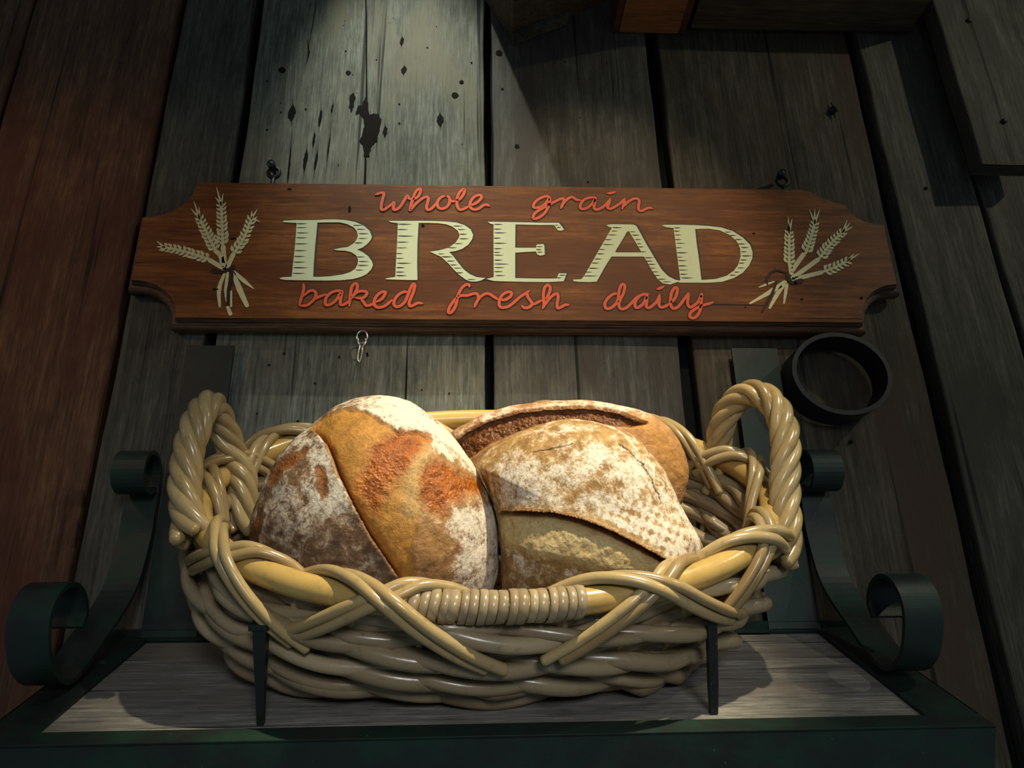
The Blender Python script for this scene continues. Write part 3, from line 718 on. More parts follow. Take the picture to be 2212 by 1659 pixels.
for W in SIGN['wheat']:
    mb = MB()
    for s, w in W['stalks']:
        stroke(mb, s, w, 0.0006, 8, False)
    for stem, ear, awns in W['ears']:
        stroke(mb, stem, 7.0, 0.0007, 8, False)
        P = catmull(ear, 12)
        d = np.linalg.norm(np.diff(P, axis=0), axis=1)
        s = np.concatenate([[0], np.cumsum(d)])
        nk = max(5, int(s[-1] / 7.0))
        stroke(mb, ear, 4.2, 0.00065, 8, False)
        for i in range(nk):
            q = s[-1] * (i + 0.4) / nk
            p = np.array([np.interp(q, s, P[:, 0]), np.interp(q, s, P[:, 1])])
            j = min(len(P) - 2, np.searchsorted(s, q))
            t = P[min(j + 1, len(P) - 1)] - P[max(j - 1, 0)]
            t /= np.linalg.norm(t)
            nrm = np.array([-t[1], t[0]])
            for sd in (-1, 1):
                k = 1.0 - 0.25 * i / nk
                a = p + nrm * sd * 1.2
                b = p + nrm * sd * 6.2 * k * random.uniform(0.85, 1.1) + t * 4.8 * k
                c = p + nrm * sd * 8.2 * k * random.uniform(0.9, 1.25) + t * 9.5 * k * random.uniform(0.8, 1.2)
                stroke(mb, [a, b, c], [3.0, 5.2 * k, 0.4], 0.00075 + 0.00003 * (i % 3), 5, False)
                e = p + nrm * sd * 2.6
                stroke(mb, [e, e + nrm * sd * 1.4 + t * 1.6], [1.2, 0.9], 0.0011, 5, False, 1)
        tip = P[-1]
        for aw in awns:
            aw = np.array(aw)
            b0 = tip + (aw - tip) * -0.05
            stroke(mb, [b0, b0 + (aw - b0) * 0.5, aw], [2.8, 2.8, 0.3], 0.0008, 6, False)
    for s, w in W['dark']:
        stroke(mb, s, w, 0.0012, 8, False, 2)
    tag(mb.build('wheat_motif', [M['cream_warm'], M['kernel_shade'], M['ink']], sign), 'painted wheat sheaf at the %s end' % ('left' if W is SIGN['wheat'][0] else 'right'))


def torus_pts(c, r1, r2, plane, n=32, a0=0, a1=360):
    out = []
    for i in range(n + 1):
        a = math.radians(a0 + (a1 - a0) * i / n)
        u, v = r1 * math.cos(a), r2 * math.sin(a)
        out.append({'xz': (c[0] + u, c[1], c[2] + v), 'xy': (c[0] + u, c[1] + v, c[2]), 'yz': (c[0], c[1] + u, c[2] + v)}[plane])
    return out


for x in (-0.318, 0.500):
    mb = MB()
    mb.tube(torus_pts((x, 0.985, 0.738), 0.0085, 0.009, 'xz', 28)[:-1], 0.0032, 10, True)
    mb.tube([(x, 0.985, 0.700), (x, 0.985, 0.715), (x, 0.985, 0.729)], [0.0055, 0.0035, 0.004], 10)
    eye = mb.build('screw_eye', M['black_iron'], sign, True)
    mb = MB()
    mb.tube([(x - 0.003, 0.974, 0.748), (x - 0.003, 0.979, 0.748), (x - 0.003, 0.9985, 0.748)], [0.0052, 0.0065, 0.003], 14)
    mb.tube(torus_pts((x - 0.003, 0.974, 0.748), 0.0058, 0.0058, 'xz', 24)[:-1], 0.0010, 8, True)
    sc_ = mb.build('hanging_screw', M['black_iron'], None, True)
    tag(sc_, 'dark iron screw in the wall through the sign\'s %s hanging eye' % ('left' if x < 0 else 'right'), 'screw', 'sign hanging screws')

hook = thing('snap_hook', 'small bright steel hook dangling under the lower edge of the sign', 'hook', (-0.163, 0.975, 0.463))
mb = MB()
mb.tube(torus_pts((-0.163, 0.979, 0.4520), 0.0075, 0.010, 'xz', 24)[:-1], 0.0014, 8, True)
mb.build('ring', M['steel'], hook, True)
mb = MB()
mb.tube(catmull([(-0.158, 0.977, 0.449), (-0.157, 0.976, 0.441), (-0.1605, 0.975, 0.435), (-0.161, 0.975, 0.426), (-0.1625, 0.975, 0.415), (-0.1645, 0.975, 0.411), (-0.1665, 0.975, 0.416), (-0.1660, 0.975, 0.428), (-0.1650, 0.976, 0.437), (-0.168, 0.977, 0.443), (-0.168, 0.978, 0.449)], 6), 0.0013, 8)
mb.build('wire_loop', M['steel'], hook, True)

# ---------------------------------------------------------------- the sloping iron framed shelf
S0 = Vector((0.0, 1.0, 0.0472))
SD = Vector((0, -0.92078, -0.39008))                    # down the slope, towards the viewer
SU = Vector((0, -0.39008, 0.92078))                     # out of the shelf


def sh(co):
    """shelf coordinates: x along the wall, y down the slope, z out of the boards"""
    return Vector((co[0], 0, 0)) + S0 + SD * co[1] + SU * co[2]


shelf = thing('display_shelf', 'sloping grey wooden shelf in a black iron frame carrying the bread basket', 'shelf', (0.02, 0.87, -0.02))
for (y0, y1, sd) in ((0.018, 0.1135, 1), (0.1150, 0.2660, 2)):
    b = MB()
    b.box(-0.442, 0.484, y0, y1, -0.024, -0.0005 - 0.0008 * (sd == 1), 0.0018, 0, sh)
    sb = b.build('shelf_board', M['shelf_wood'], shelf)
    if sd == 2:
        b = MB()
        b.box(-0.401, -0.115, 0.2395, 0.2468, -0.002, -0.0002, 0.0003, 0, sh)
        b.build('frayed_edge', M['flecked'], sb)
    else:
        b = MB()
        b.box(-0.300, -0.150, 0.1075, 0.1132, -0.003, -0.0010, 0.0003, 0, sh)
        b.build('frayed_edge', M['flecked'], sb)
f = MB()
f.box(-0.452, 0.4945, 0.2470, 0.2700, 0.0, 0.0035, 0.0006, 0, sh)         # front angle: top flange
f.box(-0.452, 0.4945, 0.2665, 0.2700, -0.062, 0.0030, 0.0006, 0, sh)      # front angle: face
fr = f.build('front_rail', M['iron'], shelf)
f = MB()
f.box(-0.452, 0.4945, 0.2692, 0.27035, 0.0022, 0.00385, 0.0003, 0, sh)
f.build('worn_edge', M['worn'], fr)
f = MB()
f.box(-0.452, 0.4945, 0.0065, 0.0180, 0.0, 0.0035, 0.0006, 0, sh)
f.box(-0.452, 0.4945, 0.0065, 0.0095, -0.012, 0.012, 0.0006, 0, sh)
f.build('back_rail', M['iron'], shelf)
for x0, x1, xf0, xf1 in ((-0.4520, -0.4020, -0.4520, -0.4485), (0.4400, 0.4945, 0.4910, 0.4945)):
    f = MB()
    f.box(x0, x1, 0.0185, 0.2465, 0.0, 0.0034, 0.0006, 0, sh)
    f.box(xf0, xf1, 0.0280, 0.2465, -0.05, 0.0034, 0.0006, 0, sh)
    f.build('side_rail', M['iron'], shelf)
for (x0, x1, bx) in ((0.379, 0.447, 0.4640), (-0.413, -0.345, -0.4350)):
    f = MB()
    f.box(x0, x1, 0.987, 0.991, -0.10, 0.441, 0.0008)
    st = f.build('wall_strap', M['iron'], shelf)
    mb = MB()
    cx = (x0 + x1) / 2
    mb.tube([(cx, 0.9815, 0.430), (cx, 0.984, 0.430), (cx, 0.988, 0.430)], [0.0045, 0.0068, 0.0068], 14)
    mb.build('screw', M['steel'], st, True)
    # side scroll: a flat bar rolled at the top, sweeping down to the side rail and curling up at the front
    roll = [(bx, 0.952 + 0.026 * math.cos(a) * (1 - 0.10 * a / 6), 0.245 + 0.027 * math.sin(a) * (1 - 0.10 * a / 6)) for a in np.linspace(5.6, 0.15, 26)]
    bar = roll + [tuple(p) for p in catmull([(bx, 0.979, 0.235), (bx, 0.978, 0.205), (bx, 0.978, 0.165), (bx, 0.958, 0.098), (bx, 0.902, 0.040), (bx, 0.870, 0.012), (bx, 0.838, -0.004), (bx, 0.805, 0.008), (bx, 0.786, 0.035), (bx, 0.781, 0.060), (bx, 0.792, 0.082), (bx, 0.815, 0.091), (bx, 0.838, 0.083), (bx, 0.850, 0.066), (bx, 0.846, 0.050)], 8)]
    f = MB()
    f.band(bar, (0.041, 0, 0), 0.005)
    f.build('scroll_bracket', M['iron'], shelf)

for cx, sgn in ((0.521, 'right'),):
    ring = [(cx + 0.069 * math.cos(a), 0.975, 0.388 + 0.060 * math.sin(a)) for a in np.linspace(0, 2 * PI, 64, endpoint=False)]
    f = MB()
    f.band(ring, (0, 0.045, 0), 0.0065, closed=True)
    o = f.build('iron_ring', M['black_iron'], None, False)
    tag(o, 'black flat iron hoop fixed to the boards under the right end of the sign', 'iron hoop')


# ---------------------------------------------------------------- nails
def nail(name, bottom, top, w0, w1, label):
    B, T = Vector(bottom), Vector(top)
    ax = (T - B).normalized()
    u = Vector((1, 0, 0)) - ax * ax.x
    u.normalize()
    v = ax.cross(u)
    t = thing(name, label, 'nail', B, 'square nails holding the basket back')
    mb = MB()
    V, F = [], []
    st = [(0, w0 * 0.8), (0.3, w0), (0.75, w1), (0.97, w1 * 1.05)]
    for s, w in st:
        for a, b in ((-1, -1), (1, -1), (1, 1), (-1, 1)):
            V.append(B + (T - B) * s + u * a * w / 2 + v * b * w / 2)
    for i in range(len(st) - 1):
        for k in range(4):
            F.append((i * 4 + k, i * 4 + (k + 1) % 4, i * 4 + 4 + (k + 1) % 4, i * 4 + 4 + k))
    F += [(3, 2, 1, 0), (12, 13, 14, 15)]
    mb.add(V, F)
    mb.build('shank', M['black_iron'], t)
    mb = MB()
    mb.box(-w1 * 0.85, w1 * 0.85, -w1 * 0.7, w1 * 0.7, -0.003, 0.003, 0.0013, 0, lambda c: T + u * c[0] + v * c[1] + ax * c[2])
    mb.build('head', M['black_iron'], t)


nail('square_nail', (-0.2030, 0.7850, -0.0435), (-0.2022, 0.7475, 0.0440), 0.0078, 0.0115, 'dark iron square nail standing in the shelf in front of the basket\'s left side')
nail('square_nail', (0.2360, 0.7895, -0.0416), (0.2320, 0.7500, 0.0500), 0.0088, 0.0088, 'dark iron square nail standing in the shelf in front of the basket\'s right side')

# ---------------------------------------------------------------- the basket
basket = thing('wicker_basket', 'oval honey coloured rattan basket with two rope handles, holding three loaves on the shelf', 'basket', (0.015, 0.885, 0.0))
TL = math.radians(45.75)
RX = np.array([1.0, 0, 0])
RE = np.array([0, math.cos(TL), math.sin(TL)])          # across the rim, towards the wall
RN = np.array([0, -math.sin(TL), math.cos(TL)])         # out of the basket mouth
RC = np.array([0.018, 0.70, 0.0543]) + RE * 0.186       # rim centre
RA, RB = 0.318, 0.186
BA, BB = 0.246, 0.088
BE = np.array([0, 0.92078, 0.39008])
BC = np.array([0.006, 0.8935, 0.0472 - 0.1065 * 0.42364 + 0.0130])


def rim(phi, out=0.0, up=0.0):
    """point on the rim ellipse, pushed outwards and up by metres"""
    c, s = math.cos(phi), math.sin(phi)
    nrm = np.array([c / RA, s / RB])
    nrm /= np.linalg.norm(nrm)
    return RC + RX * (RA * c + nrm[0] * out) + RE * (RB * s + nrm[1] * out) + RN * up


_ph = np.linspace(0, 2 * PI, 2001)
_arc = np.concatenate([[0], np.cumsum(np.hypot(np.diff(RA * np.cos(_ph)), np.diff(RB * np.sin(_ph))))])
PERIM = _arc[-1]
def phi_at(s):
    return float(np.interp(s % PERIM, _arc, _ph))
def arc_at(phi):
    return float(np.interp(phi % (2 * PI), _ph, _arc))


def body(phi, t, out=0.0):
    """basket wall: t = 0 at the foot, 1 under the rim"""
    c, s = math.cos(phi), math.sin(phi)
    foot = BC + RX * BA * c + BE * BB * s
    top = RC + RX * RA * c + RE * RB * s - RN * 0.014
    k = 1 - (1 - t) ** 1.55                              # flare quickly, then rise
    q = t
    p = foot * (1 - q) + top * q
    wide = (k - q)
    d = np.array([c, s * 0.9, -0.35 * (s < 0) * abs(s)])
    p = p + (RX * d[0] * 0.175 + RE * s * 0.05 + RN * -0.045 * 0.6) * wide
    o = RX * c / RA + RE * s / RB
    o /= np.linalg.norm(o)
    return p + o * out


# rim pole
P = [rim(a) for a in np.linspace(0, 2 * PI, 120, endpoint=False)]
mb = MB()
mb.tube(P, 0.0128, 18, True, tone=0.6)
mb.build('rim_pole', M['rattan_pole'], basket, True)

# splice wrapping on the front of the rim
mb = MB()
s0, s1 = arc_at(PI * 1.5) - 0.093, arc_at(PI * 1.5) + 0.080
s = s0
while s < s1:
    ph = phi_at(s)
    tw = 0.0006 * math.sin(s * 900)
    loop = []
    w = random.uniform(0.0078, 0.0100)
    for a in np.linspace(0, 2 * PI, 20, endpoint=False):
        r = 0.0140 + tw
        loop.append(rim(phi_at(s + 0.0025 * math.sin(a)), r * math.cos(a), r * math.sin(a)))
    V, F = tube_geo(loop, 1.0, 8, True)
    # flat cane: oval section, wide along the pole
    L = np.array(loop)
    tx = rim(phi_at(s + 0.004)) - rim(phi_at(s - 0.004))
    tx /= np.linalg.norm(tx)
    ctr = rim(ph)
    VV = []
    for p in L:
        rad = p - ctr
        rad -= tx * rad.dot(tx)
        rad /= np.linalg.norm(rad)
        for k in range(8):
            b = k * 2 * PI / 8
            VV.append(p + tx * (w * 0.50) * math.copysign(abs(math.cos(b)) ** 0.6, math.cos(b)) + rad * 0.0017 * math.copysign(abs(math.sin(b)) ** 0.6, math.sin(b)))
    mb.add(VV, F, 0, random.uniform(0.3, 1.0))
    s += w
mb.build('cane_binding', M['rattan_grey'], basket, True)

# upright stakes and the woven wall
mb = MB()
NST = 30
for k in range(NST):
    a = 2 * PI * (k + 0.5) / NST
    mb.tube([body(a, t, -0.004) for t in np.linspace(0, 0.98, 14)], 0.0045, 8, tone=random.random())
mb.build('stakes', M['rattan'], basket, True)

mb = MB()
ROWS = 10
rnd = random.Random(4)
for i in range(ROWS):
    t0 = 0.03 + 0.86 * (i / (ROWS - 1))
    nw = 7
    ph0 = rnd.uniform(-0.4, 0.4) + i * 2.1
    for part in range(3):                                # three long rods make one round, ends overlapping
        a0 = part * 2 * PI / 3 + i * 0.9 + rnd.uniform(-0.3, 0.3)
        npt = 170
        pts, rad = [], []
        rr = rnd.uniform(0.0086, 0.0112)
        sl = rnd.uniform(0.02, 0.055)
        for j in range(npt):
            q = j / (npt - 1)
            a = a0 + q * 2.62
            w = math.sin(nw * a + ph0)
            out = 0.0105 * w + 0.0015 * math.sin(3 * a + ph0 * 2)
            if q < 0.06: out -= 0.016 * (1 - q / 0.06)
            if q > 0.94: out -= 0.016 * (q - 0.94) / 0.06
            dt = 0.078 * math.cos(nw * a + ph0) + (q - 0.5) * sl * 2 + 0.012 * math.sin(5 * a + ph0)
            pts.append(body(a, min(0.965, max(0.0, t0 + dt)), out))
            rad.append(rr * (1 - 0.25 * q) * (1 + 0.06 * math.sin(nw * a * 0.5 + i)))
        mb.tube(pts, rad, 10, tone=rnd.random())
for i in range(ROWS + 2):                                # duller inner rods added to block light leaking through the gaps
    t0 = 0.02 + 0.93 * i / (ROWS + 1)
    mb.tube([body(a, min(0.96, max(0.01, t0 + 0.02 * math.sin(9 * a + i))), -0.012 + 0.003 * math.sin(15 * a + PI * i)) for a in np.linspace(0, 2 * PI, 240, endpoint=False)], 0.0095, 8, True, tone=rnd.random() * 0.4)
mb.build('woven_wall', M['rattan_grey'], basket, True)

# foot ring and floor
mb = MB()
mb.tube([body(a, 0.0, 0.0) + np.array([0, 0, 0.0]) for a in np.linspace(0, 2 * PI, 90, endpoint=False)], 0.0075, 10, True)
V = [tuple(BC + BE * 0)] + [tuple(body(a, 0.02, -0.006)) for a in np.linspace(0, 2 * PI, 60, endpoint=False)]
mb.add(V, [(0, 1 + k, 1 + (k + 1) % 60) for k in range(60)])
mb.build('floor', M['rattan_grey'], basket, True)

# crossing pairs over the rim
SEGA = [(-0.125, -0.022, -0.030), (-0.085, -0.020, -0.004), (-0.045, -0.010, 0.016), (-0.008, 0.004, 0.0215), (0.025, 0.0185, 0.015), (0.060, 0.0235, -0.008), (0.100, 0.0225, -0.036), (0.135, 0.0180, -0.058)]
SEGB = [(-0.100, 0.0165, -0.052), (-0.066, 0.0195, -0.030), (-0.034, 0.0195, -0.010), (-0.006, 0.0165, 0.006), (0.020, 0.0085, 0.0145), (0.048, -0.006, 0.018), (0.085, -0.018, 0.004), (0.120, -0.021, -0.022)]
mb = MB()
rnd = random.Random(11)
def cross_unit(phi, k=1.0):
    s = arc_at(phi)
    for seg, gap in ((SEGA, 0.0170), (SEGB, 0.0160)):
        for m in (-0.5, 0.5):
            g = m * gap
            pts = [rim(phi_at(s + q * k + g), o + 0.0012 * m, u) for q, o, u in seg]
            pts = [np.array([p[0], min(p[1], 0.9865), p[2]]) for p in pts]
            mb.tube(catmull(pts, 8), 0.0058 + rnd.uniform(-0.0005, 0.0004), 10, tone=rnd.random())
for d, k in ((249.5, 0.84), (295, 0.84), (327, 0.66), (12, 0.62), (45, 0.8), (72, 0.9), (117, 0.9), (143, 0.75), (168, 0.60), (215, 0.72)):
    cross_unit(math.radians(d), k)
mb.build('rim_lashing', M['rattan'], basket, True)


def rope(name, path, seed, turns=5.0, strands=5):
    P = catmull(path, 14)
    n = len(P)
    T = np.gradient(P, axis=0)
    T /= np.linalg.norm(T, axis=1)[:, None]
    u = np.cross(T[0], [0, 1, 0.2]); u /= np.linalg.norm(u)
    U = []
    for i in range(n):
        u = u - T[i] * u.dot(T[i]); u /= np.linalg.norm(u); U.append(u.copy())
    U = np.array(U)
    B = np.cross(T, U)
    d = np.concatenate([[0], np.cumsum(np.linalg.norm(np.diff(P, axis=0), axis=1))])
    d /= d[-1]
    rnd = random.Random(seed)
    mb = MB()
    for k in range(strands):
        a = turns * 2 * PI * d + 2 * PI * k / strands
        R = 0.0100 + 0.010 * (np.clip(0.10 - d, 0, 1) * 8) ** 2 + 0.010 * (np.clip(d - 0.90, 0, 1) * 8) ** 2
        Q = P + R[:, None] * (np.cos(a)[:, None] * U + np.sin(a)[:, None] * B)
        mb.tube(Q, 0.0073 + rnd.uniform(-0.0005, 0.0005), 10, tone=rnd.uniform(0.3, 1.0))
    return mb.build(name, M['rattan'], basket, True)


FANL = [[(-0.3117, 0.785, 0.2129), (-0.3018, 0.776, 0.1855), (-0.2833, 0.770, 0.1622), (-0.2526, 0.762, 0.1415), (-0.2227, 0.752, 0.1257), (-0.2089, 0.748, 0.1115)],
        [(-0.3115, 0.785, 0.1977), (-0.2979, 0.776, 0.1684), (-0.2714, 0.768, 0.1475), (-0.2410, 0.758, 0.1315), (-0.2167, 0.750, 0.1163)]]
FANR = [[(0.3374, 0.790, 0.1707), (0.3374, 0.784, 0.1391), (0.3308, 0.783, 0.1120), (0.3206, 0.790, 0.0986), (0.3081, 0.800, 0.1015), (0.3032, 0.810, 0.1137)],
        [(0.3314, 0.785, 0.1645), (0.3298, 0.778, 0.1381), (0.3221, 0.777, 0.1161), (0.3132, 0.785, 0.1062), (0.3059, 0.797, 0.1119)]]
hr = rope('handle', [(0.306, 0.905, 0.205), (0.308, 0.895, 0.235), (0.307, 0.885, 0.262), (0.311, 0.865, 0.290), (0.324, 0.845, 0.309), (0.340, 0.825, 0.309), (0.354, 0.810, 0.286), (0.356, 0.800, 0.248),
                     (0.349, 0.795, 0.209), (0.340, 0.790, 0.171), (0.334, 0.785, 0.134), (0.322, 0.790, 0.105)], 1, 2.7)
hl = rope('handle', [(-0.272, 0.880, 0.160), (-0.270, 0.870, 0.182), (-0.272, 0.865, 0.212), (-0.284, 0.860, 0.242), (-0.294, 0.845, 0.268), (-0.301, 0.830, 0.287), (-0.303, 0.815, 0.290), (-0.306, 0.800, 0.276), (-0.307, 0.790, 0.252),
                     (-0.308, 0.785, 0.223), (-0.305, 0.780, 0.191), (-0.298, 0.775, 0.161), (-0.285, 0.770, 0.130)], 2, -2.6)
# strands of the handles running out over the rim
for h, paths in ((hl, FANL), (hr, FANR)):
    mb = MB()
    for p in paths:
        mb.tube(catmull(p, 8), 0.0064, 10, tone=0.4 + 0.4 * random.random())
    mb.build('handle_tail', M['rattan'], h, True)
# loose cane end sticking out of the left handle's top
mb = MB()
mb.tube(catmull([(-0.306, 0.812, 0.298), (-0.297, 0.806, 0.297), (-0.290, 0.801, 0.301), (-0.287, 0.799, 0.307)], 6), 0.0058, 10, tone=0.8)
mb.build('cane_end', M['rattan'], hl, True)


# ---------------------------------------------------------------- the loaves
def vhash(ix, iy, iz, seed):
    h = (ix * 374761393 + iy * 668265263 + iz * 2147483647 + seed * 974634777) & 0xffffffff
    h = ((h ^ (h >> 13)) * 1274126177) & 0xffffffff
    return ((h ^ (h >> 16)) & 0xffff) / 65535.0


def vnoise(P, scale, seed=0, octaves=3):
    out = np.zeros(len(P))
    amp, tot = 1.0, 0.0
    for o in range(octaves):
        Q = P * scale + 100.0
        I = np.floor(Q).astype(np.int64)
        Fr = Q - I
        Fr = Fr * Fr * (3 - 2 * Fr)
        acc = 0
        for dx in (0, 1):
            for dy in (0, 1):
                for dz in (0, 1):
                    w = (Fr[:, 0] if dx else 1 - Fr[:, 0]) * (Fr[:, 1] if dy else 1 - Fr[:, 1]) * (Fr[:, 2] if dz else 1 - Fr[:, 2])
                    acc = acc + w * vhash(I[:, 0] + dx, I[:, 1] + dy, I[:, 2] + dz, seed + o)
        out += amp * acc
        tot += amp
        amp *= 0.5
        scale *= 2.03
    return out / tot


def line_dist(A, B, line):
    """distance to a polyline, signed side of the nearest segment, 0..1 position along it"""
    L = np.asarray(line, float)
    best = np.full(A.shape, 1e9)
    side = np.zeros(A.shape)
    pos = np.zeros(A.shape)
    cum = np.concatenate([[0], np.cumsum(np.hypot(*np.diff(L, axis=0).T))])
    for i in range(len(L) - 1):
        p, q = L[i], L[i + 1]
        d = q - p
        l2 = d.dot(d) + 1e-9
        t = np.clip(((A - p[0]) * d[0] + (B - p[1]) * d[1]) / l2, 0, 1)
        dx, dy = A - p[0] - t * d[0], B - p[1] - t * d[1]
        dist = np.hypot(dx, dy)
        m = dist < best
        best[m] = dist[m]
        side[m] = np.sign(d[0] * dy - d[1] * dx)[m]
        pos[m] = ((cum[i] + t * math.sqrt(l2)) / cum[-1])[m]
    return best, side, pos


def inside(A, B, poly):
    P = np.asarray(poly, float)
    r = np.zeros(A.shape, bool)
    j = len(P) - 1
    for i in range(len(P)):
        xi, yi, xj, yj = P[i][0], P[i][1], P[j][0], P[j][1]
        if yi != yj:
            c = ((yi > B) != (yj > B)) & (A < (xj - xi) * (B - yi) / (yj - yi) + xi)
            r ^= c
        j = i
    return r


def region(A, B, poly, soft=4.0, wob=None):
    """1 inside the outline, 0 outside, soft edge in mm"""
    P = list(poly) + [poly[0]]
    d, _, _ = line_dist(A, B, P)
    s = np.where(inside(A, B, poly), d, -d)
    if wob is not None:
        s = s + wob
    return np.clip(s / soft * 0.5 + 0.5, 0, 1)


def cube_sphere(n):
    lin = np.tan(np.linspace(-PI / 4, PI / 4, n + 1))
    u, v = np.meshgrid(lin, lin, indexing='ij')
    one = np.ones_like(u)
    faces, verts, off = [], [], 0
    for a in ((one, u, v), (-one, v, u), (v, one, u), (u, -one, v), (u, v, one), (v, u, -one)):
        D = np.stack(a, -1).reshape(-1, 3)
        verts.append(D / np.linalg.norm(D, axis=1)[:, None])
        idx = np.arange((n + 1) ** 2).reshape(n + 1, n + 1) + off
        faces.append(np.stack([idx[:-1, :-1], idx[1:, :-1], idx[1:, 1:], idx[:-1, 1:]], -1).reshape(-1, 4))
        off += (n + 1) ** 2
    V = np.concatenate(verts)
    F = np.concatenate(faces)
    key = np.round(V * 1e6).astype(np.int64)
    _, first, inv = np.unique(key, axis=0, return_index=True, return_inverse=True)
    inv = inv.reshape(-1)
    return V[first], inv[F]


LOAF = {"boule":{"outline":[[-9.5,119.0],[27.4,115.3],[59.0,96.3],[87.9,67.4],[107.4,39.5],[123.2,7.9],[134.2,-23.7],[135.8,-55.3],[131.6,-86.9],[111.6,-118.4],[69.5,-139.5],[6.3,-150.0],[-51.6,-139.5],[-93.7,-113.2],[-120.0,-84.2],[-132.7,-55.3],[-135.8,-21.1],[-127.9,5.3],[-119.0,31.6],[-99.0,64.7],[-67.4,93.2],[-41.1,111.6]],"ear":[[-74.7,79.0],[-67.4,71.1],[-55.8,57.9],[-43.7,29.0],[-27.9,0.0],[-9.5,-34.2],[14.2,-68.4],[26.3,-84.2]],"tear":[[-74.7,79.0],[-64.2,93.2],[-38.4,101.1],[-14.7,95.8],[6.3,81.6],[19.5,72.1],[43.2,73.7],[54.7,65.8],[45.8,50.0],[43.2,29.0],[43.2,2.6],[37.9,-23.7],[32.6,-50.0],[37.9,-73.7],[26.3,-84.2],[14.2,-68.4],[-9.5,-34.2],[-27.9,0.0],[-43.7,29.0],[-55.8,57.9],[-67.4,71.1]],"blobA":[[-17.4,34.2],[-9.5,57.9],[8.9,71.1],[24.7,75.3],[51.1,70.0],[45.8,57.9],[37.9,44.7],[30.0,31.6],[15.8,21.1],[6.3,7.9],[2.1,-13.2],[-9.5,-10.5],[-24.2,13.2]],"blobB":[[39.5,21.1],[45.8,38.4],[59.0,44.7],[74.7,39.5],[95.8,29.0],[122.1,21.1],[111.6,10.5],[90.5,6.8],[74.7,-2.6],[64.2,-17.4],[51.1,-10.5],[39.5,5.3]],"ridge":[[45.8,52.6],[36.8,34.2],[35.3,13.2],[32.6,-7.9]],"scarA":[[-115.8,23.7],[-106.9,39.5],[-91.1,49.0],[-76.9,52.6],[-85.8,40.5],[-99.0,33.2],[-109.5,18.4]],"scarB":[[-133.7,-55.3],[-129.5,-29.0],[-120.0,-7.9],[-115.8,-13.2],[-122.7,-34.2],[-125.3,-60.5]],"scarC":[[-62.1,34.2],[-55.8,34.2],[-50.5,7.9],[-55.8,2.6]],"brown":[[16.8,-34.2],[32.6,-13.2],[59.0,-23.7],[77.4,-50.0],[69.5,-92.1],[27.4,-97.4],[14.2,-68.4]],"toptop":[[-14.7,95.8],[19.5,72.1],[54.7,65.8],[87.9,44.7],[116.9,23.7],[107.4,39.5],[87.9,67.4],[59.0,96.3],[27.4,113.2],[1.1,114.2]]},"score":{"outline":[[-119.2,59.1],[-102.8,79.7],[-67.8,98.2],[-21.6,109.0],[19.5,103.8],[55.5,88.4],[81.2,62.7],[97.7,33.4],[110.5,2.6],[123.9,-23.1],[128.5,-43.7],[122.3,-64.2],[106.9,-82.2],[70.9,-100.2],[9.3,-107.9],[-52.4,-102.8],[-88.4,-90.0],[-93.5,-64.2],[-94.6,-33.4],[-96.1,-7.7],[-102.3,15.4],[-110.5,36.0],[-116.2,50.9]],"ear":[[-93.5,3.6],[-83.3,8.2],[-62.7,8.7],[-31.9,6.7],[-1.0,0.0],[29.8,-12.8],[60.7,-29.3],[86.4,-43.7],[113.1,-57.1]],"crumb":[[-93.5,3.6],[-83.3,8.2],[-62.7,8.7],[-31.9,6.7],[-1.0,0.0],[29.8,-12.8],[60.7,-29.3],[86.4,-43.7],[113.1,-57.1],[96.6,-64.2],[65.8,-64.2],[29.8,-56.5],[-11.3,-46.3],[-52.4,-38.6],[-83.3,-28.3],[-94.6,-12.8]],"crackA":[[39.1,74.5],[51.4,64.2],[63.2,51.4],[70.9,38.6],[77.1,23.1],[79.2,11.8]],"crackB":[[-52.4,66.8],[-31.9,70.4],[-11.3,74.5]],"crackC":[[-88.4,43.7],[-67.8,54.0],[-57.6,59.1]],"dots":[[14.4,15.4],[35.0,15.4],[70.9,2.6],[96.6,-12.8],[106.9,-33.4],[106.9,-49.9],[81.2,-38.6],[55.5,-23.1],[24.7,-6.7]],"dark":[[-94.6,-38.6],[-67.8,-43.7],[-42.1,-46.3],[-11.3,-54.0],[-1.0,-69.4],[-21.6,-90.0],[-73.0,-90.0],[-94.6,-64.2]],"tipdark":[[112.1,-28.3],[127.5,-33.4],[128.5,-51.4],[117.2,-61.7],[109.5,-54.0]]},"back":{"outline":[[-157.5,42.3],[-135.1,57.6],[-105.8,70.5],[-64.6,80.5],[5.9,85.8],[52.9,78.7],[94.0,66.4],[117.5,49.9],[134.0,26.4],[141.0,0.0],[137.5,-23.5],[123.4,-52.9],[82.3,-82.3],[0.0,-94.0],[-82.3,-82.3],[-129.3,-52.9],[-149.8,-17.6],[-159.8,14.7]],"ear":[[-149.8,30.6],[-135.1,47.0],[-105.8,60.5],[-64.6,72.3],[-23.5,75.8],[29.4,75.8],[58.8,68.7],[89.3,54.1]],"gap":[[-149.8,30.6],[-135.1,47.0],[-105.8,60.5],[-64.6,72.3],[-23.5,75.8],[29.4,75.8],[58.8,68.7],[89.3,54.1],[70.5,49.4],[35.3,52.9],[0.0,54.1],[-35.3,51.7],[-76.4,41.1],[-105.8,28.2],[-129.3,11.8],[-145.7,-1.2]],"gold":[[58.8,61.7],[94.0,55.8],[117.5,44.1],[135.1,17.6],[135.1,-23.5],[105.8,5.9],[82.3,35.3]]}}
SPH = cube_sphere(210)


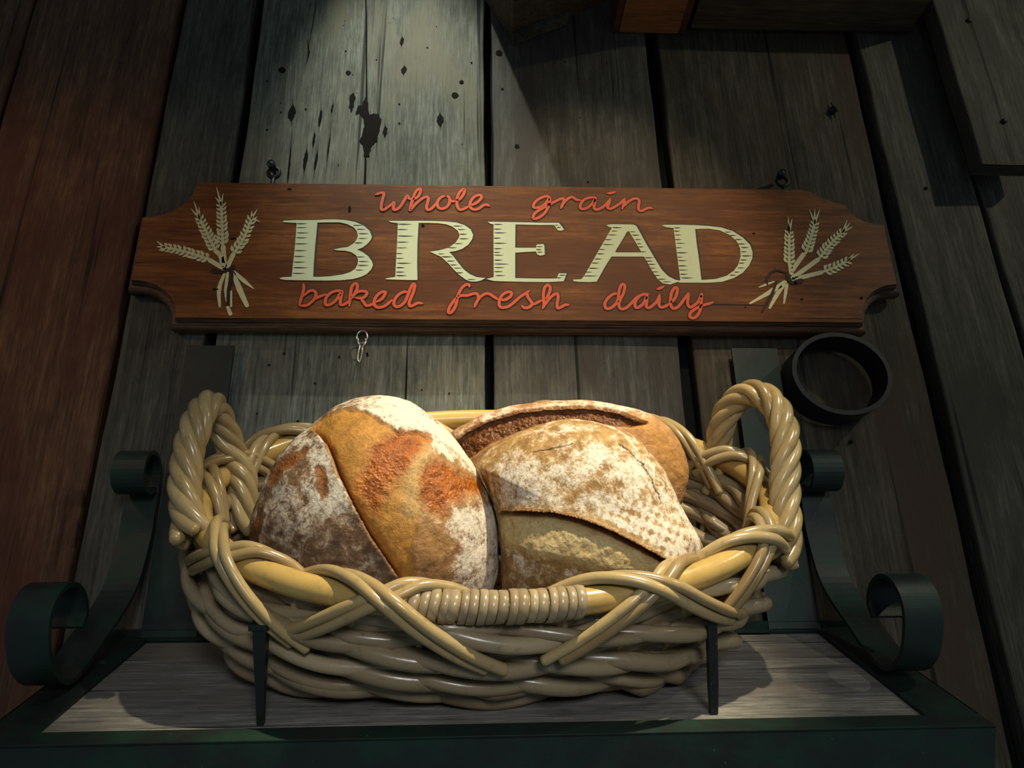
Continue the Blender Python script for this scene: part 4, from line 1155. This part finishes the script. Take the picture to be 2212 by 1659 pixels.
def loaf_material(name, crust_a, crust_b, flour_c, gold=(0.50, 0.240, 0.046), caramel=(0.27, 0.055, 0.004), crumb=(0.62, 0.49, 0.235), flour_lo=0.42):
    g = N(name)
    v = g.coords()
    m1 = g.attr('mask_a')           # flour, golden tear, caramel
    m2 = g.attr('mask_b')           # pale crumb, burnt crust with the boule's painted shade, crack
    big = g.noise(v, 26, 6, 0.62, 0.6)
    mid = g.noise(v, 85, 6, 0.68, 0.3)
    fin = g.noise(v, 330, 5, 0.7)
    blis = g.voro(v, 360)
    crust = g.mix(g.ramp(mid, [(0.36, 0.0), (0.64, 1.0)]), crust_a, crust_b)
    goldc = g.mix(g.ramp(mid, [(0.35, 0.0), (0.65, 1.0)]), tuple(c * 0.72 for c in gold), tuple(min(1, c * 1.18) for c in gold))
    goldc = g.mix(g.ramp(fin, [(0.40, 0.55), (0.52, 0.0)]), goldc, tuple(c * 0.55 for c in gold))
    car = g.mix(g.ramp(g.math('ADD', g.math('MULTIPLY', fin, 0.45), g.math('MULTIPLY', mid, 0.55)), [(0.36, 0.0), (0.64, 1.0)]), tuple(c * 0.55 for c in caramel), (caramel[0] * 1.75, caramel[1] * 2.4, caramel[2] * 2.6))
    crb = g.mix(g.ramp(fin, [(0.38, 0.0), (0.62, 1.0)]), tuple(c * 0.66 for c in crumb), crumb)
    col = g.mix(m1[1], crust, goldc)
    col = g.mix(m1[2], col, car)
    col = g.mix(m2[0], col, crb)
    # flour sits in patches, thinner where the mask is low
    fl = g.math('ADD', g.math('MULTIPLY', big, 0.40), g.math('MULTIPLY', mid, 0.38))
    fl = g.math('ADD', fl, g.math('MULTIPLY', fin, 0.22))
    thr = g.math('SUBTRACT', g.math('ADD', g.math('ADD', g.math('MULTIPLY', g.math('SUBTRACT', fl, 0.5), 1.5), 0.5), g.math('MULTIPLY', m1[0], 0.50)), 0.74)
    ff = g.math('MULTIPLY', g.math('MULTIPLY', thr, 7.0, clamp=True), 0.94)
    col = g.mix(ff, col, g.mix(g.ramp(fin, [(0.35, 0.0), (0.6, 1.0)]), tuple(c * 0.74 for c in flour_c), flour_c))
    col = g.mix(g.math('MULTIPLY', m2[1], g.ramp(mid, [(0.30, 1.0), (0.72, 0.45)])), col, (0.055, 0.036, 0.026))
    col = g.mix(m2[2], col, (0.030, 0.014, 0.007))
    pit = g.ramp(fin, [(0.27, 1.0), (0.33, 0.0)])
    col = g.mix(g.math('MULTIPLY', pit, 0.6), col, tuple(c * 0.35 for c in crust_a))
    ro = g.mix(ff, g.mix(m1[2], (0.62, 0.62, 0.62), (0.20, 0.20, 0.20)), (0.95, 0.95, 0.95))
    h = g.math('ADD', g.math('MULTIPLY', fin, 0.55), g.math('MULTIPLY', mid, 0.7))
    h = g.math('ADD', h, g.math('MULTIPLY', g.math('MULTIPLY', blis, m1[2]), 0.55))
    return g.out(col, ro, g.bump(h, 0.55, 0.0035), 0, 0.35)


def make_loaf(name, label, centre, view, key, cf, cb, mat, shape_fn, seed):
    D, F = SPH
    data = LOAF[key]
    O = np.asarray(data['outline'], float)
    O = catmull(O, 6, True)
    th = np.arctan2(O[:, 1], O[:, 0])
    rr = np.hypot(O[:, 0], O[:, 1])
    o = np.argsort(th)
    th, rr = th[o], rr[o]
    th = np.concatenate([th - 2 * PI, th, th + 2 * PI])
    rr = np.concatenate([rr, rr, rr])
    t = np.arctan2(D[:, 1], D[:, 0])
    rho = np.interp(t, th, rr)
    s = np.hypot(D[:, 0], D[:, 1])
    A, B = rho * s * np.cos(t), rho * s * np.sin(t)
    Z = np.where(D[:, 2] > 0, cf, cb) * np.sign(D[:, 2]) * np.abs(D[:, 2]) ** 0.92
    nrm = np.stack([np.cos(t) * s / rho, np.sin(t) * s / rho, D[:, 2] / np.where(D[:, 2] > 0, cf, cb)], 1)
    nrm /= np.linalg.norm(nrm, axis=1)[:, None]
    L = np.stack([A, B, Z], 1)
    front = np.clip((D[:, 2] + 0.02) / 0.22, 0, 1)
    disp, shift, mask_a, mask_b = shape_fn(data, A, B, L, front)
    disp = disp + (vnoise(L, 1 / 46.0, seed) - 0.5) * 5.0 + (vnoise(L, 1 / 12.0, seed + 9) - 0.5) * 1.5 + (vnoise(L, 1 / 4.0, seed + 19, 2) - 0.5) * 0.5
    L = L + nrm * disp[:, None] + np.stack([shift[0], shift[1], np.zeros(len(A))], 1)
    e3 = np.asarray(view, float)
    e3 /= np.linalg.norm(e3)
    e1 = np.array([1, 0, 0]) - e3 * e3[0]
    e1 /= np.linalg.norm(e1)
    e2 = np.cross(e3, e1)
    W = np.asarray(centre) + (L[:, :1] * e1 + L[:, 1:2] * e2 + L[:, 2:] * e3) / 1000.0
    me = mesh_np(name, W, F)
    for nm, arr in (('mask_a', mask_a), ('mask_b', mask_b)):
        at = me.color_attributes.new(nm, 'FLOAT_COLOR', 'POINT')
        full = np.ones((len(A), 4), np.float32)
        full[:, :3] = np.clip(np.stack(arr, 1), 0, 1)
        at.data.foreach_set('color', full.ravel())
    ob = link(name, me, mat, None, True)
    tag(ob, label, 'bread', 'loaves in the basket')
    return ob


def ends(pos, k=0.10):
    return np.clip(np.minimum(pos, 1 - pos) / k, 0, 1) ** 0.6


def shape_boule(d, A, B, L, front):
    w1 = (vnoise(L, 1 / 14.0, 3) - 0.5) * 9
    w2 = (vnoise(L, 1 / 6.0, 5) - 0.5) * 5
    dist, side, pos = line_dist(A, B, d['ear'])
    s = dist * -side                                     # > 0 on the crust flap, left of the tear
    e = ends(pos, 0.08) * front * (dist < 60)
    tear = region(A, B, d['tear'], 2.0, w2 * 0.45) * front
    bA = region(A, B, d['blobA'], 6.0, w1 * 0.9 + w2 * 1.6) * front
    bB = region(A, B, d['blobB'], 6.0, w1 * 0.9 + w2 * 1.6) * front
    blob = np.clip(bA + bB, 0, 1)
    flap = np.where(s > 0, np.exp(-np.abs(s) / 9.0), 0) * e
    gap = np.where(s <= 0, np.exp(-np.abs(s) / 5.0), 0) * e
    rd, _, _ = line_dist(A, B, d['ridge'])
    ridge = np.exp(-(rd / 7.0) ** 2) * front
    disp = 4.6 * flap - 10.0 * gap - 2.2 * tear - 2.0 * blob + 2.6 * ridge + blob * (vnoise(L, 1 / 6.0, 77, 3) - 0.5) * 2.4
    sA = region(A, B, d['scarA'], 4, w2) * front
    sB = region(A, B, d['scarB'], 4, w2) * front
    sC = region(A, B, d['scarC'], 4, w2) * front
    scar = np.clip(sA + sB + sC, 0, 1)
    disp = disp - 2.0 * scar
    br = region(A, B, d['brown'], 14, w1) * front
    tdir = np.array([0.80, 0.48])
    shift = (3.6 * flap * tdir[0], 3.6 * flap * tdir[1] * 0.3)
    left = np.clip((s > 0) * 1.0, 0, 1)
    flour = 0.60 + 0.32 * region(A, B, d['toptop'], 14) + 0.16 * np.clip((A - 30) / 30, 0, 1) * np.clip(-B / 20, 0, 1)
    flour = flour - 0.18 * left * np.clip((-B - 10) / 60, 0, 1)
    flour = flour * (1 - tear * 0.92) * (1 - blob) * (1 - scar) * (1 - 0.7 * br)
    gold = np.clip(tear * 1.0 + 0.35 * br + 0.6 * region(A, B, d['blobB'], 40, w1) * front, 0, 1)
    lip = np.where(s <= 0, np.exp(-(np.abs(s) / 5.0) ** 2), 0) * e
    car = np.clip(blob * 0.95 + scar * 0.85 + lip * (vnoise(L, 1 / 10.0, 8) > 0.30), 0, 1)
    char_shade = np.clip(1.45 * left * np.clip((-B - A * 0.25 - 5) / 75, 0, 1) * (0.35 + vnoise(L, 1 / 22.0, 15)), 0, 0.9)  # burnt crust, deepened to shade the lower left side away from the lamp
    crack = np.where((s <= 0) & (s > -2.2), 0.7, 0) * e
    cream = np.clip(np.exp(-(rd / 9.0) ** 2) * front * 0.8 + 0.5 * region(A, B, d['blobB'], 30, w1) * front, 0, 0.75) * (1 - blob)
    return disp, shift, (flour, gold, car), (cream, char_shade, crack)


def shape_score(d, A, B, L, front):
    w1 = (vnoise(L, 1 / 14.0, 23) - 0.5) * 9
    w2 = (vnoise(L, 1 / 5.0, 25) - 0.5) * 4
    dist, side, pos = line_dist(A, B, d['ear'])
    s = dist * side                                      # > 0 above the cut
    s = s + w2 * 0.25
    e = ends(pos, 0.10) * front * (dist < 60)
    open_ = np.clip(np.sin(np.clip(pos * 0.92 + 0.06, 0, 1) * PI), 0, 1) ** 0.7
    flap = np.where(s > 0, np.exp(-np.abs(s) / 11.0), 0) * e
    gw = 8.5 * open_ + 1.2
    gap = np.where(s <= 0, np.exp(-(np.abs(s) / gw) ** 2), 0) * e
    crumb = region(A, B, d['crumb'], 7.0, w1 * 0.6) * front
    disp = 5.5 * flap - 16.0 * gap + 4.5 * crumb * np.clip((np.abs(s) - 4) / 30, 0, 1) ** 1.3 + crumb * (vnoise(L, 1 / 8.0, 61, 3) - 0.5) * 3.0
    shift = (0.0 * A, -3.8 * flap)
    ck = np.zeros(len(A))
    for key in ('crackA', 'crackB'):
        c, _, p2 = line_dist(A + w2 * 1.3 + w1 * 0.3, B + w2 * 1.2, d[key])
        ck = np.maximum(ck, np.clip(1.25 - c / (0.25 + 1.0 * vnoise(L, 1 / 6.0, 33)), 0, 1) * front * (0.9 if key == 'crackA' else 0.6))
    disp = disp - 2.2 * ck
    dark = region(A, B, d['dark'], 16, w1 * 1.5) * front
    tip = region(A, B, d['tipdark'], 10, w1) * front
    flour = 0.58 + 0.07 * np.clip(A / 60 + 0.3, 0, 1) - 0.10 * np.clip((B - 40) / 40, 0, 1)
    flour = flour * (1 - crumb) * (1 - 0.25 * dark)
    # rows of flour spots printed by the proofing basket
    dots = region(A, B, d['dots'], 14) * front
    u = (A * 0.86 - B * 0.5) / 8.6
    v = (A * 0.42 + B * 0.90) / 9.5
    lat = np.clip((np.cos(u * 2 * PI) * 0.55 + np.cos(v * 2 * PI) * 0.75) * 0.9, -1, 1)
    flour = flour + dots * lat * 0.30 * (0.5 + vnoise(L, 1 / 16.0, 44))
    gapc = np.where(s <= 0, np.exp(-(np.abs(s) / (gw * 1.1)) ** 2), 0) * e
    car = np.clip(gapc * 0.75 + np.where((s > 0) & (s < 3.0), 0.75, 0) * e, 0, 1)
    flour = flour * (1 - np.where((s > 0) & (s < 2.6), 0.45, 0) * e)
    crumb = crumb * (0.55 + 0.9 * (vnoise(L, 1 / 9.0, 81) - 0.2))
    char_shade = np.clip(0.65 * dark * (0.3 + vnoise(L, 1 / 12.0, 71)) + 0.6 * tip, 0, 1)
    crack = np.clip(ck + np.where((s <= 0) & (np.abs(s) < gw * 0.45), 0.8, 0) * e, 0, 1)
    return disp, shift, (flour, 0.15 * dark, car), (crumb * (1 - gapc), char_shade, crack)


def shape_back(d, A, B, L, front):
    w1 = (vnoise(L, 1 / 14.0, 53) - 0.5) * 9
    w2 = (vnoise(L, 1 / 5.0, 55) - 0.5) * 4
    dist, side, pos = line_dist(A, B, d['ear'])
    s = dist * side + w2 * 0.2
    e = ends(pos, 0.08) * front * (dist < 60)
    flap = np.where(s > 0, np.exp(-np.abs(s) / 10.0), 0) * e
    gap = region(A, B, d['gap'], 2.5, w2 * 0.4) * front
    disp = 3.4 * flap - 9.0 * gap + gap * (vnoise(L, 1 / 4.0, 91, 2) - 0.5) * 4.0
    shift = (0 * A, -4.0 * flap)
    gold = region(A, B, d['gold'], 12, w1) * front
    flour = np.where(B > 60, 0.62, 0.40) * (1 - gap) * (1 - 0.75 * gold) * (1 - 0.35 * np.clip((A - 90) / 30, 0, 1))
    car = gap
    crack = np.where((s <= 0) & (np.abs(s) < 2.0), 0.55, 0) * e
    return disp, shift, (flour, np.clip(gold * 0.8, 0, 1), car), (0 * A, 0 * A, crack)


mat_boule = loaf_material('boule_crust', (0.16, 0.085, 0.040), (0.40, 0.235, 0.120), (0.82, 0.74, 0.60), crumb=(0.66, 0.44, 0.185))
mat_score = loaf_material('floured_crust', (0.25, 0.135, 0.042), (0.50, 0.31, 0.115), (0.80, 0.73, 0.60))
mat_back = loaf_material('brown_crust', (0.26, 0.12, 0.045), (0.46, 0.25, 0.11), (0.72, 0.62, 0.48), caramel=(0.11, 0.030, 0.006))
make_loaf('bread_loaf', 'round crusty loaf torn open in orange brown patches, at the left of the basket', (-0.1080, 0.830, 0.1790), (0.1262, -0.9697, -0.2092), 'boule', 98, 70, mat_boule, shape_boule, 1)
make_loaf('bread_loaf', 'floury loaf with one long curved cut, in front at the right of the basket', (0.1224, 0.823, 0.1606), (-0.1444, -0.9712, -0.1895), 'score', 84, 44, mat_score, shape_score, 2)
make_loaf('bread_loaf', 'brown loaf with a dark split top, half hidden behind the floury loaf', (0.1237, 0.895, 0.2352), (-0.1322, -0.9586, -0.2523), 'back', 38, 32, mat_back, shape_back, 3)

# ---------------------------------------------------------------- overhead things at the top edge
ca, sa = math.cos(math.radians(28)), math.sin(math.radians(28))


def tilt(c):
    return Vector((0.062 + c[0] * ca - c[2] * sa, c[1], 1.034 + c[0] * sa + c[2] * ca))


crate = thing('tilted_crate', 'dim slanting wooden crate on the wall above the sign, one corner pointing down', 'crate', (0.062, 0.99, 1.034))
mb = MB()
mb.box(0.0, 0.195, 0.80, 0.990, 0.0, 0.012, 0.001, 0, tilt); mb.build('bottom_board', M['crate_wood'], crate)
mb = MB()
mb.box(-0.002, 0.11, 0.975, 0.997, -0.010, -0.0005, 0.001, 0, tilt); mb.build('lower_batten', M['board_shade'], crate)
mb = MB()
mb.box(0.0, 0.012, 0.80, 0.990, 0.0125, 0.11, 0.001, 0, tilt); mb.build('side_board', M['crate_wood'], crate)
mb = MB()
mb.box(0.0, 0.195, 0.785, 0.7995, 0.0, 0.11, 0.001, 0, tilt); mb.build('front_board', M['crate_red'], crate)

box = thing('wall_box', 'reddish wooden box fixed high on the wall, its orange underside showing at the top edge', 'box', (0.26, 0.99, 1.06))
mb = MB(); mb.box(0.255, 0.362, 0.76, 0.997, 1.062, 1.076, 0.002); mb.build('bottom_board', M['crate_orange'], box)
mb = MB(); mb.box(0.362, 0.374, 0.76, 0.997, 1.062, 1.34, 0.002); mb.build('side_board', M['crate_red'], box)
mb = MB(); mb.box(0.243, 0.2545, 0.76, 0.997, 1.062, 1.34, 0.002); mb.build('side_board', M['crate_red'], box)
mb = MB(); mb.box(0.243, 0.374, 0.745, 0.7595, 1.062, 1.34, 0.002); mb.build('front_board', M['crate_red'], box)

mb = MB()
mb.box(0.385, 0.79, 0.90, 0.997, 1.075, 1.20, 0.004)  # beam added to stand for a dark band of shadow on the boards
o = mb.build('shade_beam', M['crate_wood'], None)
tag(o, 'dark wooden beam added as a band of shade across the top right boards', 'beam')

slat = thing('hanging_plank', 'short grey brown plank mounted proud of the wall at the upper right edge', 'plank', (0.86, 0.95, 0.748))
mb = MB()
board(mb, 0.812, 0.910, 0.7480, 1.45, 0.945, 91, 0, 0.003, 0.03)
mb.box(0.813, 0.909, 0.950, 0.974, 0.7478, 1.45, 0.001)
mb.build('plank', M['board_edge'], slat)
mb = MB(); mb.box(0.835, 0.885, 0.9745, 0.9985, 0.85, 1.45, 0.001); mb.build('spacer', M['board_brown'], slat)
for z in (1.055, 0.835):
    mb = MB(); mb.tube([(0.872 - (z > 1) * 0.006, 0.9425, z), (0.872 - (z > 1) * 0.006, 0.9455, z)], [0.0045, 0.005], 12); mb.build('nail_head', M['black_iron'], slat, True)
